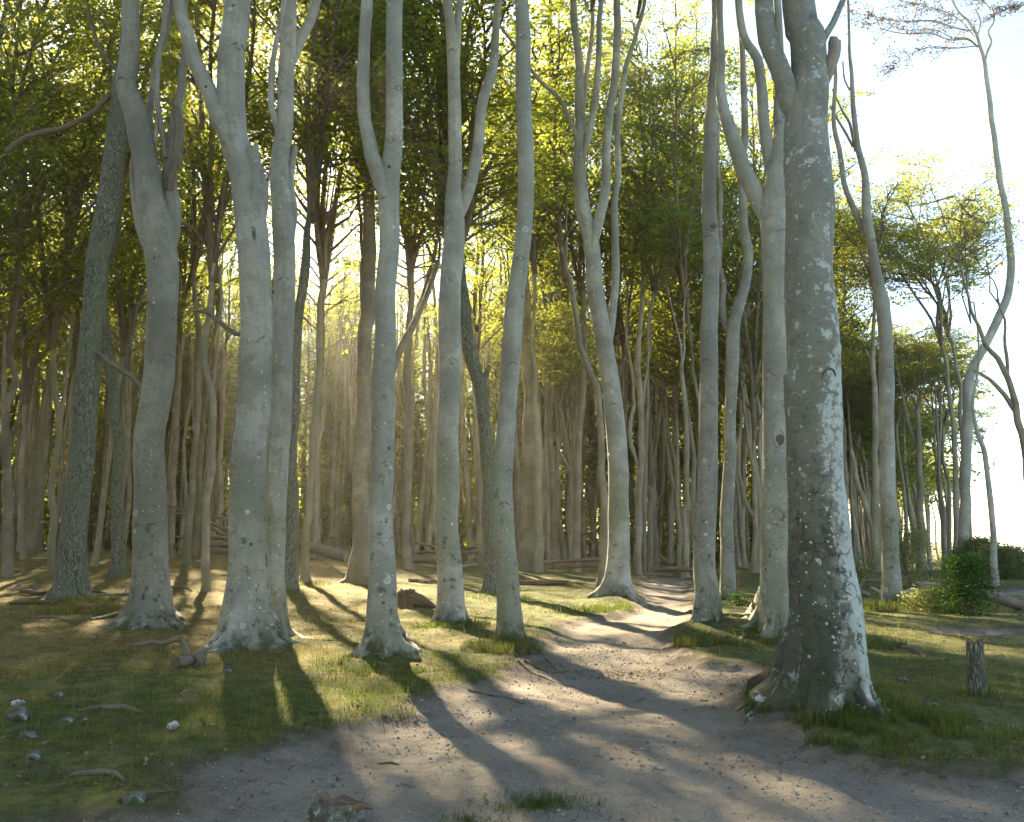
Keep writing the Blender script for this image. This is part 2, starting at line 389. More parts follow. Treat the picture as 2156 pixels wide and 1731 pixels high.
def groundmat():
    m, nt, out = newmat('forest_floor'); g = G(nt)
    tc = g.n('ShaderNodeTexCoord'); ob = tc.outputs['Object']
    at = g.n('ShaderNodeAttribute', attribute_name='path'); pd = at.outputs['Fac']
    ao = g.n('ShaderNodeAttribute', attribute_name='ochre'); oc = ao.outputs['Fac']
    n1 = g.noise(ob, 0.9, 5, 0.62); n2 = g.noise(ob, 5.5, 5, 0.65); n3 = g.noise(ob, 38, 3, 0.6)
    grn = g.mix(g.ramp(n2, 0.36, 0.64), (0.066, 0.074, 0.023), (0.135, 0.140, 0.036))
    och = g.mix(g.ramp(n2, 0.36, 0.66), (0.135, 0.100, 0.035), (0.230, 0.180, 0.055))
    of = g.math('ADD', g.math('MULTIPLY_ADD', n1, 1.9, -0.95), oc)
    soil = g.mix(g.ramp(of, 0.28, 0.70), grn, och)
    soil = g.mix(g.math('MULTIPLY', g.ramp(g.noise(ob, 2.6, 5, 0.7), 0.54, 0.66), 0.9), soil, (0.085, 0.062, 0.042))
    soil = g.mix(g.math('MULTIPLY', g.ramp(g.noise(ob, 1.7, 5, 0.7), 0.56, 0.70), 0.6), soil, (0.21, 0.165, 0.065))
    soil = g.mix(g.math('MULTIPLY', g.ramp(n3, 0.5, 0.7), 0.5), soil, (0.045, 0.042, 0.02))
    # trodden sand of the path
    s1 = g.noise(ob, 60, 4, 0.7); s2 = g.noise(ob, 1.1, 4, 0.6)
    sand = g.mix(g.ramp(s2, 0.35, 0.68), (0.260, 0.222, 0.170), (0.195, 0.166, 0.126))
    sand = g.mix(g.math('MULTIPLY', g.ramp(s1, 0.52, 0.66), 0.55), sand, (0.085, 0.07, 0.055))
    sand = g.mix(g.math('MULTIPLY', g.ramp(s1, 0.42, 0.30), 0.35), sand, (0.34, 0.30, 0.25))
    sand = g.mix(g.math('MULTIPLY', g.ramp(g.noise(ob, 3.2, 6, 0.75), 0.52, 0.66), 0.5), sand, (0.115, 0.096, 0.074))
    sand = g.mix(g.math('MULTIPLY', g.ramp(g.noise(ob, 14, 5, 0.75), 0.54, 0.68), 0.4), sand, (0.12, 0.10, 0.08))
    vg = g.voro(ob, 32); sg = g.n('ShaderNodeSeparateColor'); g.l(vg.outputs['Color'], sg.inputs[0])
    pb = g.math('MULTIPLY', g.math('LESS_THAN', vg.outputs['Distance'], 0.30), g.math('GREATER_THAN', sg.outputs[0], 0.78))
    sand = g.mix(g.math('MULTIPLY', pb, 0.6), sand, g.mix(sg.outputs[1], (0.10, 0.09, 0.08), (0.36, 0.33, 0.29)))
    edge = g.math('ADD', pd, g.math('MULTIPLY_ADD', n2, 0.7, -0.35))
    edge = g.math('ADD', edge, g.math('MULTIPLY_ADD', n3, 0.25, -0.125))
    f = g.ramp(edge, -0.10, 0.12)
    rim = g.math('MULTIPLY', g.ramp(edge, -0.35, -0.02), g.ramp(edge, 0.45, 0.0))
    col = g.mix(f, soil, sand)
    col = g.mix(g.math('MULTIPLY', rim, 0.55), col, (0.085, 0.066, 0.048))
    h = g.math('ADD', g.math('MULTIPLY', n3, 0.6), g.math('MULTIPLY', n2, 0.7))
    h = g.math('ADD', h, g.math('MULTIPLY', pb, 0.5))
    h = g.math('ADD', h, g.math('MULTIPLY', s1, 0.5))
    h = g.math('ADD', h, g.math('MULTIPLY', g.noise(ob, 11, 3, 0.5), 0.6))
    g.bsdf(out, col, 0.95, g.bump(h, 0.7, 0.03), 0.1)
groundmat()
def stonemat():
    m, nt, out = newmat('lichen_stone'); g = G(nt)
    ob = g.n('ShaderNodeTexCoord').outputs['Object']
    col = g.mix(g.ramp(g.noise(ob, 9, 5, 0.65), 0.4, 0.62), (0.085, 0.078, 0.065), (0.19, 0.18, 0.15))
    col = g.mix(g.ramp(g.noise(ob, 14, 4, 0.6), 0.58, 0.64), col, (0.36, 0.37, 0.33))
    col = g.mix(g.ramp(g.noise(ob, 5, 3), 0.55, 0.66), col, (0.05, 0.065, 0.02))
    g.bsdf(out, col, 0.9, g.bump(g.noise(ob, 25, 5), 0.5, 0.02), 0.1)
    m, nt, out = newmat('white_stone'); g = G(nt)
    ob = g.n('ShaderNodeTexCoord').outputs['Object']
    col = g.mix(g.ramp(g.noise(ob, 16, 5, 0.65), 0.42, 0.6), (0.50, 0.49, 0.45), (0.20, 0.20, 0.18))
    g.bsdf(out, col, 0.85, g.bump(g.noise(ob, 30, 5), 0.6, 0.02), 0.2)
    m, nt, out = newmat('gravel_stone'); g = G(nt)
    at = g.n('ShaderNodeAttribute', attribute_name='tint'); t = at.outputs['Fac']
    g.bsdf(out, g.mix(t, (0.10, 0.09, 0.08), (0.34, 0.31, 0.27)), 0.85, None, 0.2)
    m, nt, out = newmat('sea_water'); g = G(nt)
    ob = g.n('ShaderNodeTexCoord').outputs['Object']
    g.bsdf(out, (0.05, 0.10, 0.12), 0.12, g.bump(g.noise(ob, 0.6, 4), 0.3, 0.4), 0.5)
    for nm, c in (('skin', (0.50, 0.32, 0.24)), ('blue_shirt', (0.04, 0.16, 0.33)), ('pink_shorts', (0.50, 0.30, 0.36)), ('dark_hair', (0.03, 0.025, 0.02)), ('dark_sock', (0.05, 0.04, 0.05))):
        m, nt, out = newmat(nm); g = G(nt)
        ob = g.n('ShaderNodeTexCoord').outputs['Object']
        g.bsdf(out, g.mix(g.math('MULTIPLY', g.noise(ob, 20, 3), 0.5), c, tuple(q * 0.7 for q in c)), 0.8)
stonemat()

# ------------------------------------------------------------------ mesh building
class MB:
    """collects tubes, leaves and lumps; build() links them as ONE mesh object"""
    def __init__(s):
        s.v = []; s.f3 = []; s.f4 = []; s.n = 0; s.uv3 = []; s.uv4 = []; s.t = []; s.m3 = []; s.m4 = []
    def add(s, V, F4=None, F3=None, U4=None, U3=None, tint=None, mi=0):
        V = np.asarray(V, float); k = len(V); s.v.append(V)
        s.t.append(np.full(k, 0.5) if tint is None else np.asarray(tint, float))
        if F4 is not None and len(F4):
            F4 = np.asarray(F4, int); s.f4.append(F4 + s.n); s.m4.append(np.full(len(F4), mi))
            s.uv4.append(np.zeros((len(F4), 4, 2)) if U4 is None else U4)
        if F3 is not None and len(F3):
            F3 = np.asarray(F3, int); s.f3.append(F3 + s.n); s.m3.append(np.full(len(F3), mi))
            s.uv3.append(np.zeros((len(F3), 3, 2)) if U3 is None else U3)
        s.n += k
    def mesh(s, name, mats, smooth=True, tint=False):
        me = bpy.data.meshes.new(name)
        V = np.concatenate(s.v)
        F4 = np.concatenate(s.f4) if s.f4 else np.zeros((0, 4), int)
        F3 = np.concatenate(s.f3) if s.f3 else np.zeros((0, 3), int)
        me.vertices.add(len(V)); me.vertices.foreach_set('co', V.astype(np.float32).ravel())
        nl = F4.size + F3.size
        me.loops.add(nl); me.loops.foreach_set('vertex_index', np.concatenate([F4.ravel(), F3.ravel()]).astype(np.int32))
        me.polygons.add(len(F4) + len(F3))
        st = np.concatenate([np.arange(len(F4)) * 4, F4.size + np.arange(len(F3)) * 3]).astype(np.int32)
        me.polygons.foreach_set('loop_start', st)
        mi = np.concatenate([np.concatenate(s.m4) if s.m4 else np.zeros(0), np.concatenate(s.m3) if s.m3 else np.zeros(0)]).astype(np.int32)
        me.polygons.foreach_set('material_index', mi)
        me.polygons.foreach_set('use_smooth', np.full(len(F4) + len(F3), bool(smooth)))
        uv = np.concatenate([np.concatenate(s.uv4).reshape(-1, 2) if s.uv4 else np.zeros((0, 2)), np.concatenate(s.uv3).reshape(-1, 2) if s.uv3 else np.zeros((0, 2))])
        ul = me.uv_layers.new(name='UVMap'); ul.data.foreach_set('uv', uv.astype(np.float32).ravel())
        if tint:
            a = me.attributes.new('tint', 'FLOAT', 'POINT'); a.data.foreach_set('value', np.concatenate(s.t).astype(np.float32))
        for m in (mats if isinstance(mats, (list, tuple)) else [mats]): me.materials.append(MAT[m])
        me.update(); me.validate()
        return me
    def build(s, name, mats, parent=None, smooth=True, tint=False, loc=None):
        return link(name, s.mesh(name, mats, smooth, tint), parent, loc)
def link(name, me, parent=None, loc=None):
    o = bpy.data.objects.new(name, me); COL.objects.link(o)
    if parent is not None: o.parent = parent
    if loc is not None: o.location = loc
    return o
def tag(o, label=None, cat=None, group=None, kind=None):
    if label: o['label'] = label
    if cat: o['category'] = cat
    if group: o['group'] = group
    if kind: o['kind'] = kind
    return o
def thing(name, label, cat, loc, group=None):
    o = bpy.data.objects.new(name, None); o.empty_display_size = 0.3; COL.objects.link(o); o.location = loc
    return tag(o, label, cat, group)

def spline(P, R, step):
    P = np.asarray(P, float); R = np.asarray(R, float)
    if len(P) < 3:
        n = max(2, int(np.linalg.norm(P[-1] - P[0]) / step) + 1)
        t = np.linspace(0, 1, n)[:, None]
        return P[0] * (1 - t) + P[-1] * t, R[0] * (1 - t[:, 0]) + R[-1] * t[:, 0]
    Q = np.vstack([2 * P[0] - P[1], P, 2 * P[-1] - P[-2]]); S = np.concatenate([[R[0]], R, [R[-1]]])
    op = []; orr = []
    for i in range(1, len(Q) - 2):
        L = np.linalg.norm(Q[i + 1] - Q[i]); n = max(1, int(math.ceil(L / step)))
        for k in range(n):
            t = k / n; a, b, c, d = Q[i - 1], Q[i], Q[i + 1], Q[i + 2]
            op.append(0.5 * (2 * b + (c - a) * t + (2 * a - 5 * b + 4 * c - d) * t * t + (3 * b - a - 3 * c + d) * t ** 3))
            orr.append(S[i] * (1 - t) + S[i + 1] * t)
    op.append(P[-1]); orr.append(R[-1])
    return np.array(op), np.array(orr)
def frames(P):
    T = np.gradient(P, axis=0); T /= np.linalg.norm(T, axis=1)[:, None] + 1e-12
    ref = np.array([0., 1., 0.]) if abs(T[0][1]) < 0.8 else np.array([1., 0., 0.])
    N = np.zeros_like(T); B = np.zeros_like(T)
    n = ref - T[0] * np.dot(ref, T[0]); n /= np.linalg.norm(n)
    for i in range(len(P)):
        n = n - T[i] * np.dot(n, T[i]); n /= np.linalg.norm(n) + 1e-12
        N[i] = n; B[i] = np.cross(T[i], n)
    return T, N, B
def tube(mb, P, R, m=10, step=0.4, rough=0.0, seed=0, radial=None, jag=0.0, mi=0, smooth_pts=True, capmi=None, wig=0.0):
    """tapered tube through P; radial(theta, s, p) may scale the radius (root flare, knots)"""
    if smooth_pts: P, R = spline(P, R, step)
    else: P = np.asarray(P, float); R = np.asarray(R, float)
    if wig:
        sl = np.arange(len(P)) * step
        P = P + np.stack([vnoise(sl * 1.1 + seed * 3.7, sl * 0 + 3.3) - 0.5, vnoise(sl * 1.1 + seed * 1.9, sl * 0 + 9.1) - 0.5, sl * 0], -1) * wig * 2 * np.clip(sl / 1.5, 0, 1)[:, None]
    T, N, B = frames(P)
    n = len(P); th = np.arange(m) / m * 2 * PI
    s = np.concatenate([[0], np.cumsum(np.linalg.norm(np.diff(P, axis=0), axis=1))])
    TH, SS = np.meshgrid(th, s)
    rr = np.repeat(R[:, None], m, 1)
    if rough:
        rr = rr * (1 + rough * 2 * (vnoise(np.cos(TH) * 1.2 + seed * 3.1 + 50, SS * 0.9 + np.sin(TH) * 1.2 + seed) - 0.5)
                   + rough * (vnoise(np.cos(TH) * 3 + seed * 1.7 + 80, SS * 3.2 + np.sin(TH) * 3) - 0.5))
    if radial is not None: rr = rr * radial(TH, SS, P)
    V = P[:, None, :] + N[:, None, :] * (np.cos(TH) * rr)[..., None] + B[:, None, :] * (np.sin(TH) * rr)[..., None]
    if jag:
        V[-1] += T[-1] * (jag * (vnoise(th * 1.9 + seed, th * 0 + seed * 2.3) - 0.35))[:, None]
    V = V.reshape(-1, 3)
    i = np.arange(n - 1)[:, None] * m; j = np.arange(m)[None, :]; j1 = (j + 1) % m
    F4 = np.stack([i + j, i + j1, i + m + j1, i + m + j], -1).reshape(-1, 4)
    rm = float(np.mean(R)); du = 2 * PI * rm / m
    ua = np.broadcast_to(j * du, (n - 1, m)); ub = ua + du
    va = np.broadcast_to(s[:-1, None], (n - 1, m)); vb = np.broadcast_to(s[1:, None], (n - 1, m))
    U4 = np.stack([np.stack([ua, va], -1), np.stack([ub, va], -1), np.stack([ub, vb], -1), np.stack([ua, vb], -1)], 2).reshape(-1, 4, 2)
    mb.add(V, F4, None, U4, mi=mi)
    # ends: the fans have vertices of their own so that the edge stays sharp
    for e, q in ((0, 0), (1, n - 1)):
        ring = V[q * m:(q + 1) * m]; c = P[q] + (T[q] * (-0.35 * jag) if e else 0)
        if R[q] < 0.008: c = P[q]
        vv = np.vstack([ring, c[None]]); jj = np.arange(m)
        F3 = np.stack([jj, (jj + 1) % m, np.full(m, m)], -1)
        if not e: F3 = F3[:, ::-1]
        u3 = np.zeros((m, 3, 2)); lc = (vv - c) ; 
        cu = np.stack([np.cos(th), np.sin(th)], -1) * R[q]
        allu = np.vstack([cu, [[0, 0]]]); u3 = allu[F3]
        mb.add(vv, None, F3, None, u3, mi=mi if capmi is None else capmi)
    return P, R, (T, N, B)
def lump(mb, c, r, seed, n=9, m=12, squash=(1, 1, 1), amp=0.35, mi=0, tint=None):
    ph = np.linspace(0, PI, n); th = np.arange(m) / m * 2 * PI
    PH, TH = np.meshgrid(ph, th, indexing='ij')
    d = np.stack([np.sin(PH) * np.cos(TH), np.sin(PH) * np.sin(TH), np.cos(PH)], -1)
    k = 1 + amp * 2 * (vnoise(d[..., 0] * 1.6 + seed * 5.3 + 40, d[..., 1] * 1.6 + d[..., 2] * 2.1 + seed + 40) - 0.5) \
          + amp * (vnoise(d[..., 0] * 4 + seed + 70, d[..., 1] * 4 + d[..., 2] * 4 + 60) - 0.5)
    V = (np.array(c) + d * k[..., None] * r * np.array(squash)).reshape(-1, 3)
    i = np.arange(n - 1)[:, None] * m; j = np.arange(m)[None, :]; j1 = (j + 1) % m
    mb.add(V, np.stack([i + j, i + m + j, i + m + j1, i + j1], -1).reshape(-1, 4), mi=mi, tint=None if tint is None else np.full(len(V), tint))

def leaves(mb, C, size, rng, tilt=0.6, mi=0, tint=None, aspect=0.6):
    """one small pointed leaf face at each centre"""
    k = len(C)
    if not k: return
    nrm = np.stack([rng.normal(0, tilt, k), rng.normal(0, tilt, k), np.ones(k)], -1)
    nrm /= np.linalg.norm(nrm, axis=1)[:, None]
    a = rng.random(k) * 2 * PI
    d = np.stack([np.cos(a), np.sin(a), rng.normal(0, 0.3, k)], -1)
    d -= nrm * np.sum(d * nrm, 1)[:, None]; d /= np.linalg.norm(d, axis=1)[:, None]
    e = np.cross(nrm, d)
    sz = size * rng.uniform(0.7, 1.3, k)[:, None]
    V = np.stack([C - d * sz * 0.5, C + e * sz * 0.5 * aspect - d * sz * 0.05, C + d * sz * 0.5, C - e * sz * 0.5 * aspect - d * sz * 0.05], 1).reshape(-1, 3)
    F4 = np.arange(4 * k).reshape(-1, 4)
    t = rng.random(k) if tint is None else tint
    mb.add(V, F4, tint=np.repeat(t, 4), mi=mi)

# ------------------------------------------------------------------ crowns (meshes shared between the trees)
def crown_mesh(seed, H=11.0, R=2.9, nst=3, low=0.12, leaf=0.125, nleaf=40, dens=1.0, flat=False, wind=(0, 0), lm='beech_leaf', shoots=15, sr=0.115):
    rng = np.random.default_rng(seed); mb = MB()
    C = []; TI = []
    for i in range(nst):
        az = 2 * PI * i / nst + rng.uniform(-0.5, 0.5); sp = rng.uniform(0.35, 0.75) * R * (0.25 if nst == 1 else 1)
        ts = np.linspace(0, 1, 8)
        wob = np.cumsum(rng.normal(0, 0.14, (8, 2)), 0); wob[0] = 0
        pts = np.stack([np.cos(az) * sp * ts ** 1.25 + wob[:, 0] + wind[0] * ts ** 2, np.sin(az) * sp * ts ** 1.25 + wob[:, 1] + wind[1] * ts ** 2, H * rng.uniform(0.86, 1.0) * ts], -1)
        pts[0] = (0, 0, -0.25)
        rad = np.linspace(sr, 0.014 if sr > 0.05 else 0.006, 8)
        tube(mb, pts, rad, 7, 0.8, 0.05, seed + i)
        P, _ = spline(pts, rad, 0.4)
        nb = int(shoots * dens ** 0.5)
        for b in range(nb):
            t = low + (1 - low) * (b + rng.random()) / nb
            p0 = P[min(len(P) - 1, int(t * (len(P) - 1)))]
            baz = rng.random() * 2 * PI if rng.random() < 0.45 else az + rng.normal(0, 0.9)
            if flat:
                L = R * rng.uniform(0.6, 1.15); up = rng.uniform(0.15, 0.7)
            else:
                L = R * rng.uniform(0.5, 1.0) * (1.1 - 0.55 * t); up = rng.uniform(0.45, 1.15)
            q = np.linspace(0, 1, 5)
            hx = np.cos(baz) * L * q + wind[0] * 0.35 * q; hy = np.sin(baz) * L * q + wind[1] * 0.35 * q
            hzv = L * up * (q - 0.28 * q * q)
            w2 = np.cumsum(rng.normal(0, 0.09, (5, 3)), 0); w2[0] = 0
            bp = p0 + np.stack([hx, hy, hzv], -1) + w2
            tube(mb, bp, np.linspace(0.05 if sr > 0.08 else 0.026, 0.007, 5), 5, 0.9, 0, 0)
            nsp = 6 if not flat else 8
            for k in range(nsp):
                f = 0.38 + 0.62 * (k + rng.random()) / nsp
                c = bp[0] + (bp[-1] - bp[0]) * f
                c = bp[min(4, int(f * 4))] * (1 - (f * 4) % 1) + bp[min(4, int(f * 4) + 1)] * ((f * 4) % 1)
                o = rng.normal(0, 0.32, 3) * np.array([1, 1, 0.7]); c2 = c + o
                tube(mb, np.array([c, (c + c2) / 2 + rng.normal(0, 0.05, 3), c2]), [0.008, 0.006, 0.004], 3, 1.0, 0, 0)
                n = max(4, int(nleaf * rng.uniform(0.5, 1.4)))
                g = rng.normal(0, 1, (n, 3)) * np.array([0.36, 0.36, 0.065 if not flat else 0.05])
                tl = rng.normal(0, 0.3, 2)
                g[:, 2] += g[:, 0] * tl[0] + g[:, 1] * tl[1]
                C.append(c2 + g); TI.append(np.clip(rng.normal(0.42, 0.1) + rng.normal(0, 0.2, n), 0, 1))
    leaves(mb, np.concatenate(C), leaf, rng, 0.42, 1, np.concatenate(TI))
    return mb.mesh('crown', ['dark_limb', lm], True, True)
CROWN = {}
for k in range(7): CROWN['wood', k] = crown_mesh(100 + k, R=3.3, nst=2 + k % 3, leaf=0.155, nleaf=44 - 7 * (k % 3), shoots=22 - 2 * (k % 3), low=0.06)
for k in range(3): CROWN['thin', k] = crown_mesh(140 + k, nst=3, nleaf=17, shoots=11, leaf=0.14)
for k in range(3): CROWN['low', k] = crown_mesh(160 + k, H=11, R=3.4, nst=3, low=0.02, leaf=0.17, nleaf=60, shoots=20)
for k in range(4): CROWN['coast', k] = crown_mesh(180 + k, H=5.5, R=3.6, sr=0.07, nst=4, low=0.36, leaf=0.13, nleaf=60, shoots=12, flat=True, wind=(-1.6, 0.5), lm='coast_leaf')
CROWN['wisp', 0] = crown_mesh(201, H=3.0, R=1.3, sr=0.03, nst=2, low=0.4, leaf=0.09, nleaf=14, shoots=6, flat=True, wind=(0.3, 0), lm='coast_leaf')
CROWN['small', 0] = crown_mesh(202, H=6.0, R=1.9, sr=0.045, nst=2, low=0.1, leaf=0.12, nleaf=26, shoots=10)
CROWN['small', 1] = crown_mesh(203, H=6.0, R=2.1, sr=0.045, nst=3, low=0.2, leaf=0.12, nleaf=24, shoots=9)
def add_crown(parent, kind, p, h, wscale=1.0, rot=None, pick=None):
    """p = where the crown springs from, relative to the parent"""
    ks = [k for k in CROWN if k[0] == kind]; key = ks[(pick if pick is not None else rnd.randrange(99)) % len(ks)]
    o = link('crown', CROWN[key], parent, tuple(p))
    H0 = {'wood': 11, 'thin': 11, 'low': 11, 'coast': 5.5, 'bare': 4.5, 'wisp': 3.0, 'small': 6.0}[kind]
    s = h / H0
    o.scale = (wscale, wscale, s)
    if rot is None: rot = rnd.uniform(-0.3, 0.3) if kind in ('coast', 'bare') else rnd.uniform(0, 6.28)
    o.rotation_euler = (0, 0, rot)
    o['kind'] = 'stuff'
    return o

# ------------------------------------------------------------------ traced trees
def flare_fn(amp, hgt, seed, z0, nroot=6):
    r = random.Random(seed)
    an = [2 * PI * i / nroot + r.uniform(-0.35, 0.35) for i in range(nroot)]
    st = [r.uniform(0.5, 1.0) for _ in an]
    def fn(TH, SS, P):
        z = np.clip(P[:, 2][:, None] - z0, -0.3, 50)
        lob = np.zeros_like(TH)
        for a, b in zip(an, st):
            d = np.abs((TH - a + PI) % (2 * PI) - PI)
            lob = np.maximum(lob, b * np.exp(-(d / (0.26 + 0.12 * math.sin(a * 5))) ** 2))
        e = np.exp(-np.maximum(z, 0) / hgt); e2 = np.exp(-np.maximum(z, 0) / (hgt * 0.42))
        return 1 + amp * (0.12 * e + lob * (0.30 * e + 0.95 * e2 * e2)) - 0.26 * e2 * (1 - lob) * min(1, amp)
    return fn, an, st
def scar_mesh(P, R, fr, i, th, w, h, rr=0.011):
    """the dark drooping moustache a lost branch leaves in beech bark, with a low knob under it"""
    T, N, B = fr; mb = MB()
    q = np.linspace(-1, 1, 9); pts = []
    for t in q:
        a = th + t * w / R[i]
        s = -h * abs(t) ** 1.5
        c = P[i] + T[i] * s
        pts.append(c + (N[i] * math.cos(a) + B[i] * math.sin(a)) * (R[i] * 1.0 + 0.002))
    rad = rr * (1 - 0.85 * np.abs(q) ** 1.3) + 0.002
    tube(mb, np.array(pts), rad, 5, 0.08, 0.25, i)
    return mb
def build_traced(label, name, trunk, branches=(), base=None, mat='beech_bark', flare=0.7, fh=0.35, roots=(), crown='wood', top=20.5, hero=True,
                 group=None, depth=None, scars=0, seed=0, nroot=6, crown_w=1.0, sides=None, cat='tree', dead=False, mound=None, broken=False, holes=(), bulges=(), gashes=()):
    bu, bv = base if base else trunk[0][:2]
    bx, by, bz = place(bu, bv) if depth is None else (None, None, None)
    if depth is not None:
        p, _ = at_depth(bu, bv, depth); bx, by = p[0], depth; bz = float(ground_z(np.array([bx]), np.array([by]))[0])
    if depth is None:
        sh = 0.42 * trunk[min(1, len(trunk) - 1)][2] * by / F; bx, by = bx * (by + sh) / by, by + sh; bz = float(ground_z(np.array([bx]), np.array([by]))[0])
    D = by
    r_ = random.Random(seed * 77 + 5)
    root = thing(name, label, cat, (bx, by, bz), group)
    O = np.array([bx, by, bz])
    P = []; R = []
    for (u, v, w) in trunk:
        p, mpp = at_depth(u, v, D); P.append(p - O); R.append(max(0.012, w * 0.5 * mpp))
    P = np.array(P); R = np.array(R)
    P[0][2] = 0.0
    wob = np.cumsum([r_.uniform(-0.05, 0.05) for _ in P]); P[:, 1] += wob - wob[0]
    below = P[0] + np.array([0, 0, -0.35])
    P = np.vstack([below, P]); R = np.concatenate([[R[0] * 1.05], R])
    if not broken:
        # go on above what the picture shows, up into the crown
        d = P[-1] - P[-3]; d = d / np.linalg.norm(d); d = d * 0.5 + np.array([0, 0, 0.5]); cur = P[-1].copy(); rr = R[-1]
        n = max(1, int((top - cur[2]) / 2.6)) if hero else 1
        if hero:
            for k in range(n):
                d = d + np.array([r_.uniform(-.12, .12), r_.uniform(-.12, .12), 0.3]); d /= np.linalg.norm(d)
                cur = cur + d * 1.9; rr = rr * 0.84
                P = np.vstack([P, cur]); R = np.append(R, rr)
        elif not dead:
            for k in range(3):
                d = d + np.array([r_.uniform(-.15, .15), r_.uniform(-.15, .15), 0.3]); d /= np.linalg.norm(d)
                cur = cur + d * 1.6; rr = rr * 0.62; P = np.vstack([P, cur]); R = np.append(R, rr)
            tip0 = len(P) - 4
    fn, an, st = flare_fn(flare, fh, seed, 0.0, nroot)
    sd = sides or (28 if hero else 14)
    mb = MB()
    PP, RR, FR = tube(mb, P, R, sd, 0.14 if hero else 0.3, 0.05 if hero else 0.07, seed, fn, jag=0.5 if broken else 0.0, mi=0, capmi=1, wig=0.035 if hero else 0.07)
    # roots running out over the ground
    for a, b in zip(an, st):
        if not hero or b < 0.52 or R[1] < 0.16: continue
        pr = []; R0 = R[2] if len(R) > 2 else R[1]; ext = 0.75 + 0.5 * r_.random()
        for k, (fr_, zz) in enumerate([(0.40, 0.70), (0.80, 0.38), (1.20, 0.15), (1.62, 0.035), (2.1, -0.005), (2.65, -0.03), (3.1, -0.09)]):
            rr0 = R0 * (fr_ if k < 2 else 1.0 + (fr_ - 1.0) * ext * b); aa = a + 0.28 * math.sin(k * 0.8 + seed + a) * (k / 6)
            x = -math.sin(aa) * rr0; y = math.cos(aa) * rr0
            g_ = float(ground_z(np.array([bx + x]), np.array([by + y]))[0]) - bz
            pr.append((x, y, g_ * min(1, k / 2) + zz * (0.7 + 0.5 * b) * (R0 / 0.3) ** 0.5))
        tube(mb, np.array(pr), R0 * b * np.array([0.22, 0.38, 0.33, 0.24, 0.16, 0.10, 0.04]), 12, 0.09, 0.22, seed + int(a * 10), wig=0.03)
    mb.build('trunk', [mat, 'pale_wood'], root)
    for (pts, m_) in roots:
        pr = []; rd = []
        for qi, (u, v, w) in enumerate(pts):
            x, y, z = place(u, v)
            if qi == 0 and m_ == mat:
                p, _ = at_depth(u, v, D - 0.5 * R[1]); x, y, z = p; x = 0.45 * x + 0.55 * bx; z += 0.06
            pr.append((x - bx, y - by, z - bz + (0.0 if w > 9 else 0.012))); rd.append(w * (0.62 if m_ == mat else 0.5) * y / F)
        m2 = MB(); tube(m2, np.array(pr), np.array(rd), 10, 0.1, 0.2, seed + 3); m2.build('root', m_, root)
    ends = [] if broken else [(PP[-1] if hero else PP[-1], RR[-1])]
    for bi, b in enumerate(branches):
        lean = b.get('lean', 0.0); bp = []; br = []
        for i, (u, v, w) in enumerate(b['p']):
            p, mpp = at_depth(u, v, D); p = p - O
            if i == 0: z0 = p[2]
            p[1] += lean * (p[2] - z0) + 0.04 * math.sin(i * 2.1 + bi)
            bp.append(p); br.append(max(0.01, w * 0.5 * mpp))
        m2 = MB(); bp = np.array(bp); br = np.array(br); br[0] *= 0.6
        brk = b.get('stub', False)
        if not brk and b.get('grow', True) and hero:
            d = bp[-1] - bp[-2]; d /= np.linalg.norm(d); cur = bp[-1].copy(); rr = br[-1]
            for k in range(int(max(1, min(4, (top - 1 - cur[2]) / 2.6)))):
                d = d + np.array([r_.uniform(-.15, .15), r_.uniform(-.2, .2), 0.35]); d /= np.linalg.norm(d); cur = cur + d * 1.7; rr *= 0.75
                bp = np.vstack([bp, cur]); br = np.append(br, rr)
            ends.append((bp[-2], br[-2]))
        elif not brk and b.get('crown'):
            add_crown(root, b['crown'], bp[-1], b.get('h', 5.0), b.get('cw', 1.0))
        tube(m2, bp, br, 16 if hero else 8, 0.18 if hero else 0.35, 0.08, seed + bi + 9, wig=0.05 if hero else 0.08, jag=b.get('jag', 0.25) if brk else 0.0, capmi=1)
        o = m2.build('broken_branch' if brk else 'branch', [b.get('m', mat), 'pale_wood'], root)
    for k in range(scars):
        # mostly on the side that faces the path
        i = int((0.05 + 0.72 * (k + r_.random()) / scars) * len(PP)); i = min(len(PP) - 3, max(4, i))
        if PP[i][2] < 0.5: continue
        th = PI + r_.uniform(-1.0, 1.0)
        w = RR[i] * r_.uniform(0.45, 0.8)
        m2 = scar_mesh(PP, RR, FR, i, th, w, w * r_.uniform(0.35, 0.85), r_.uniform(0.006, 0.012)); m2.build('branch_scar', 'scar_bark', root)
        if r_.random() < 0.75:
            m3 = MB(); c = PP[i] - FR[0][i] * w * 0.42 + (FR[1][i] * math.cos(th) + FR[2][i] * math.sin(th)) * RR[i] * 0.86
            lump(m3, c, RR[i] * 0.30, k + seed, squash=(1, 1, 1.25), amp=0.15); m3.build('knot', mat, root)
    for (u, v, hw, hh) in bulges:
        p, mpp = at_depth(u, v, D); p = p - O; i = int(np.argmin(np.abs(PP[:, 2] - p[2])))
        dx = p[0] - PP[i][0]; yy = PP[i][1] - math.sqrt(max(0.0001, RR[i] ** 2 - min(dx * dx, RR[i] ** 2 * 0.98)))
        m3 = MB(); lump(m3, (p[0], yy + hw * mpp * 0.55, p[2]), hw * mpp, int(u), 12, 18, (1, 0.75, hh / hw), 0.14); m3.build('knot', mat, root)
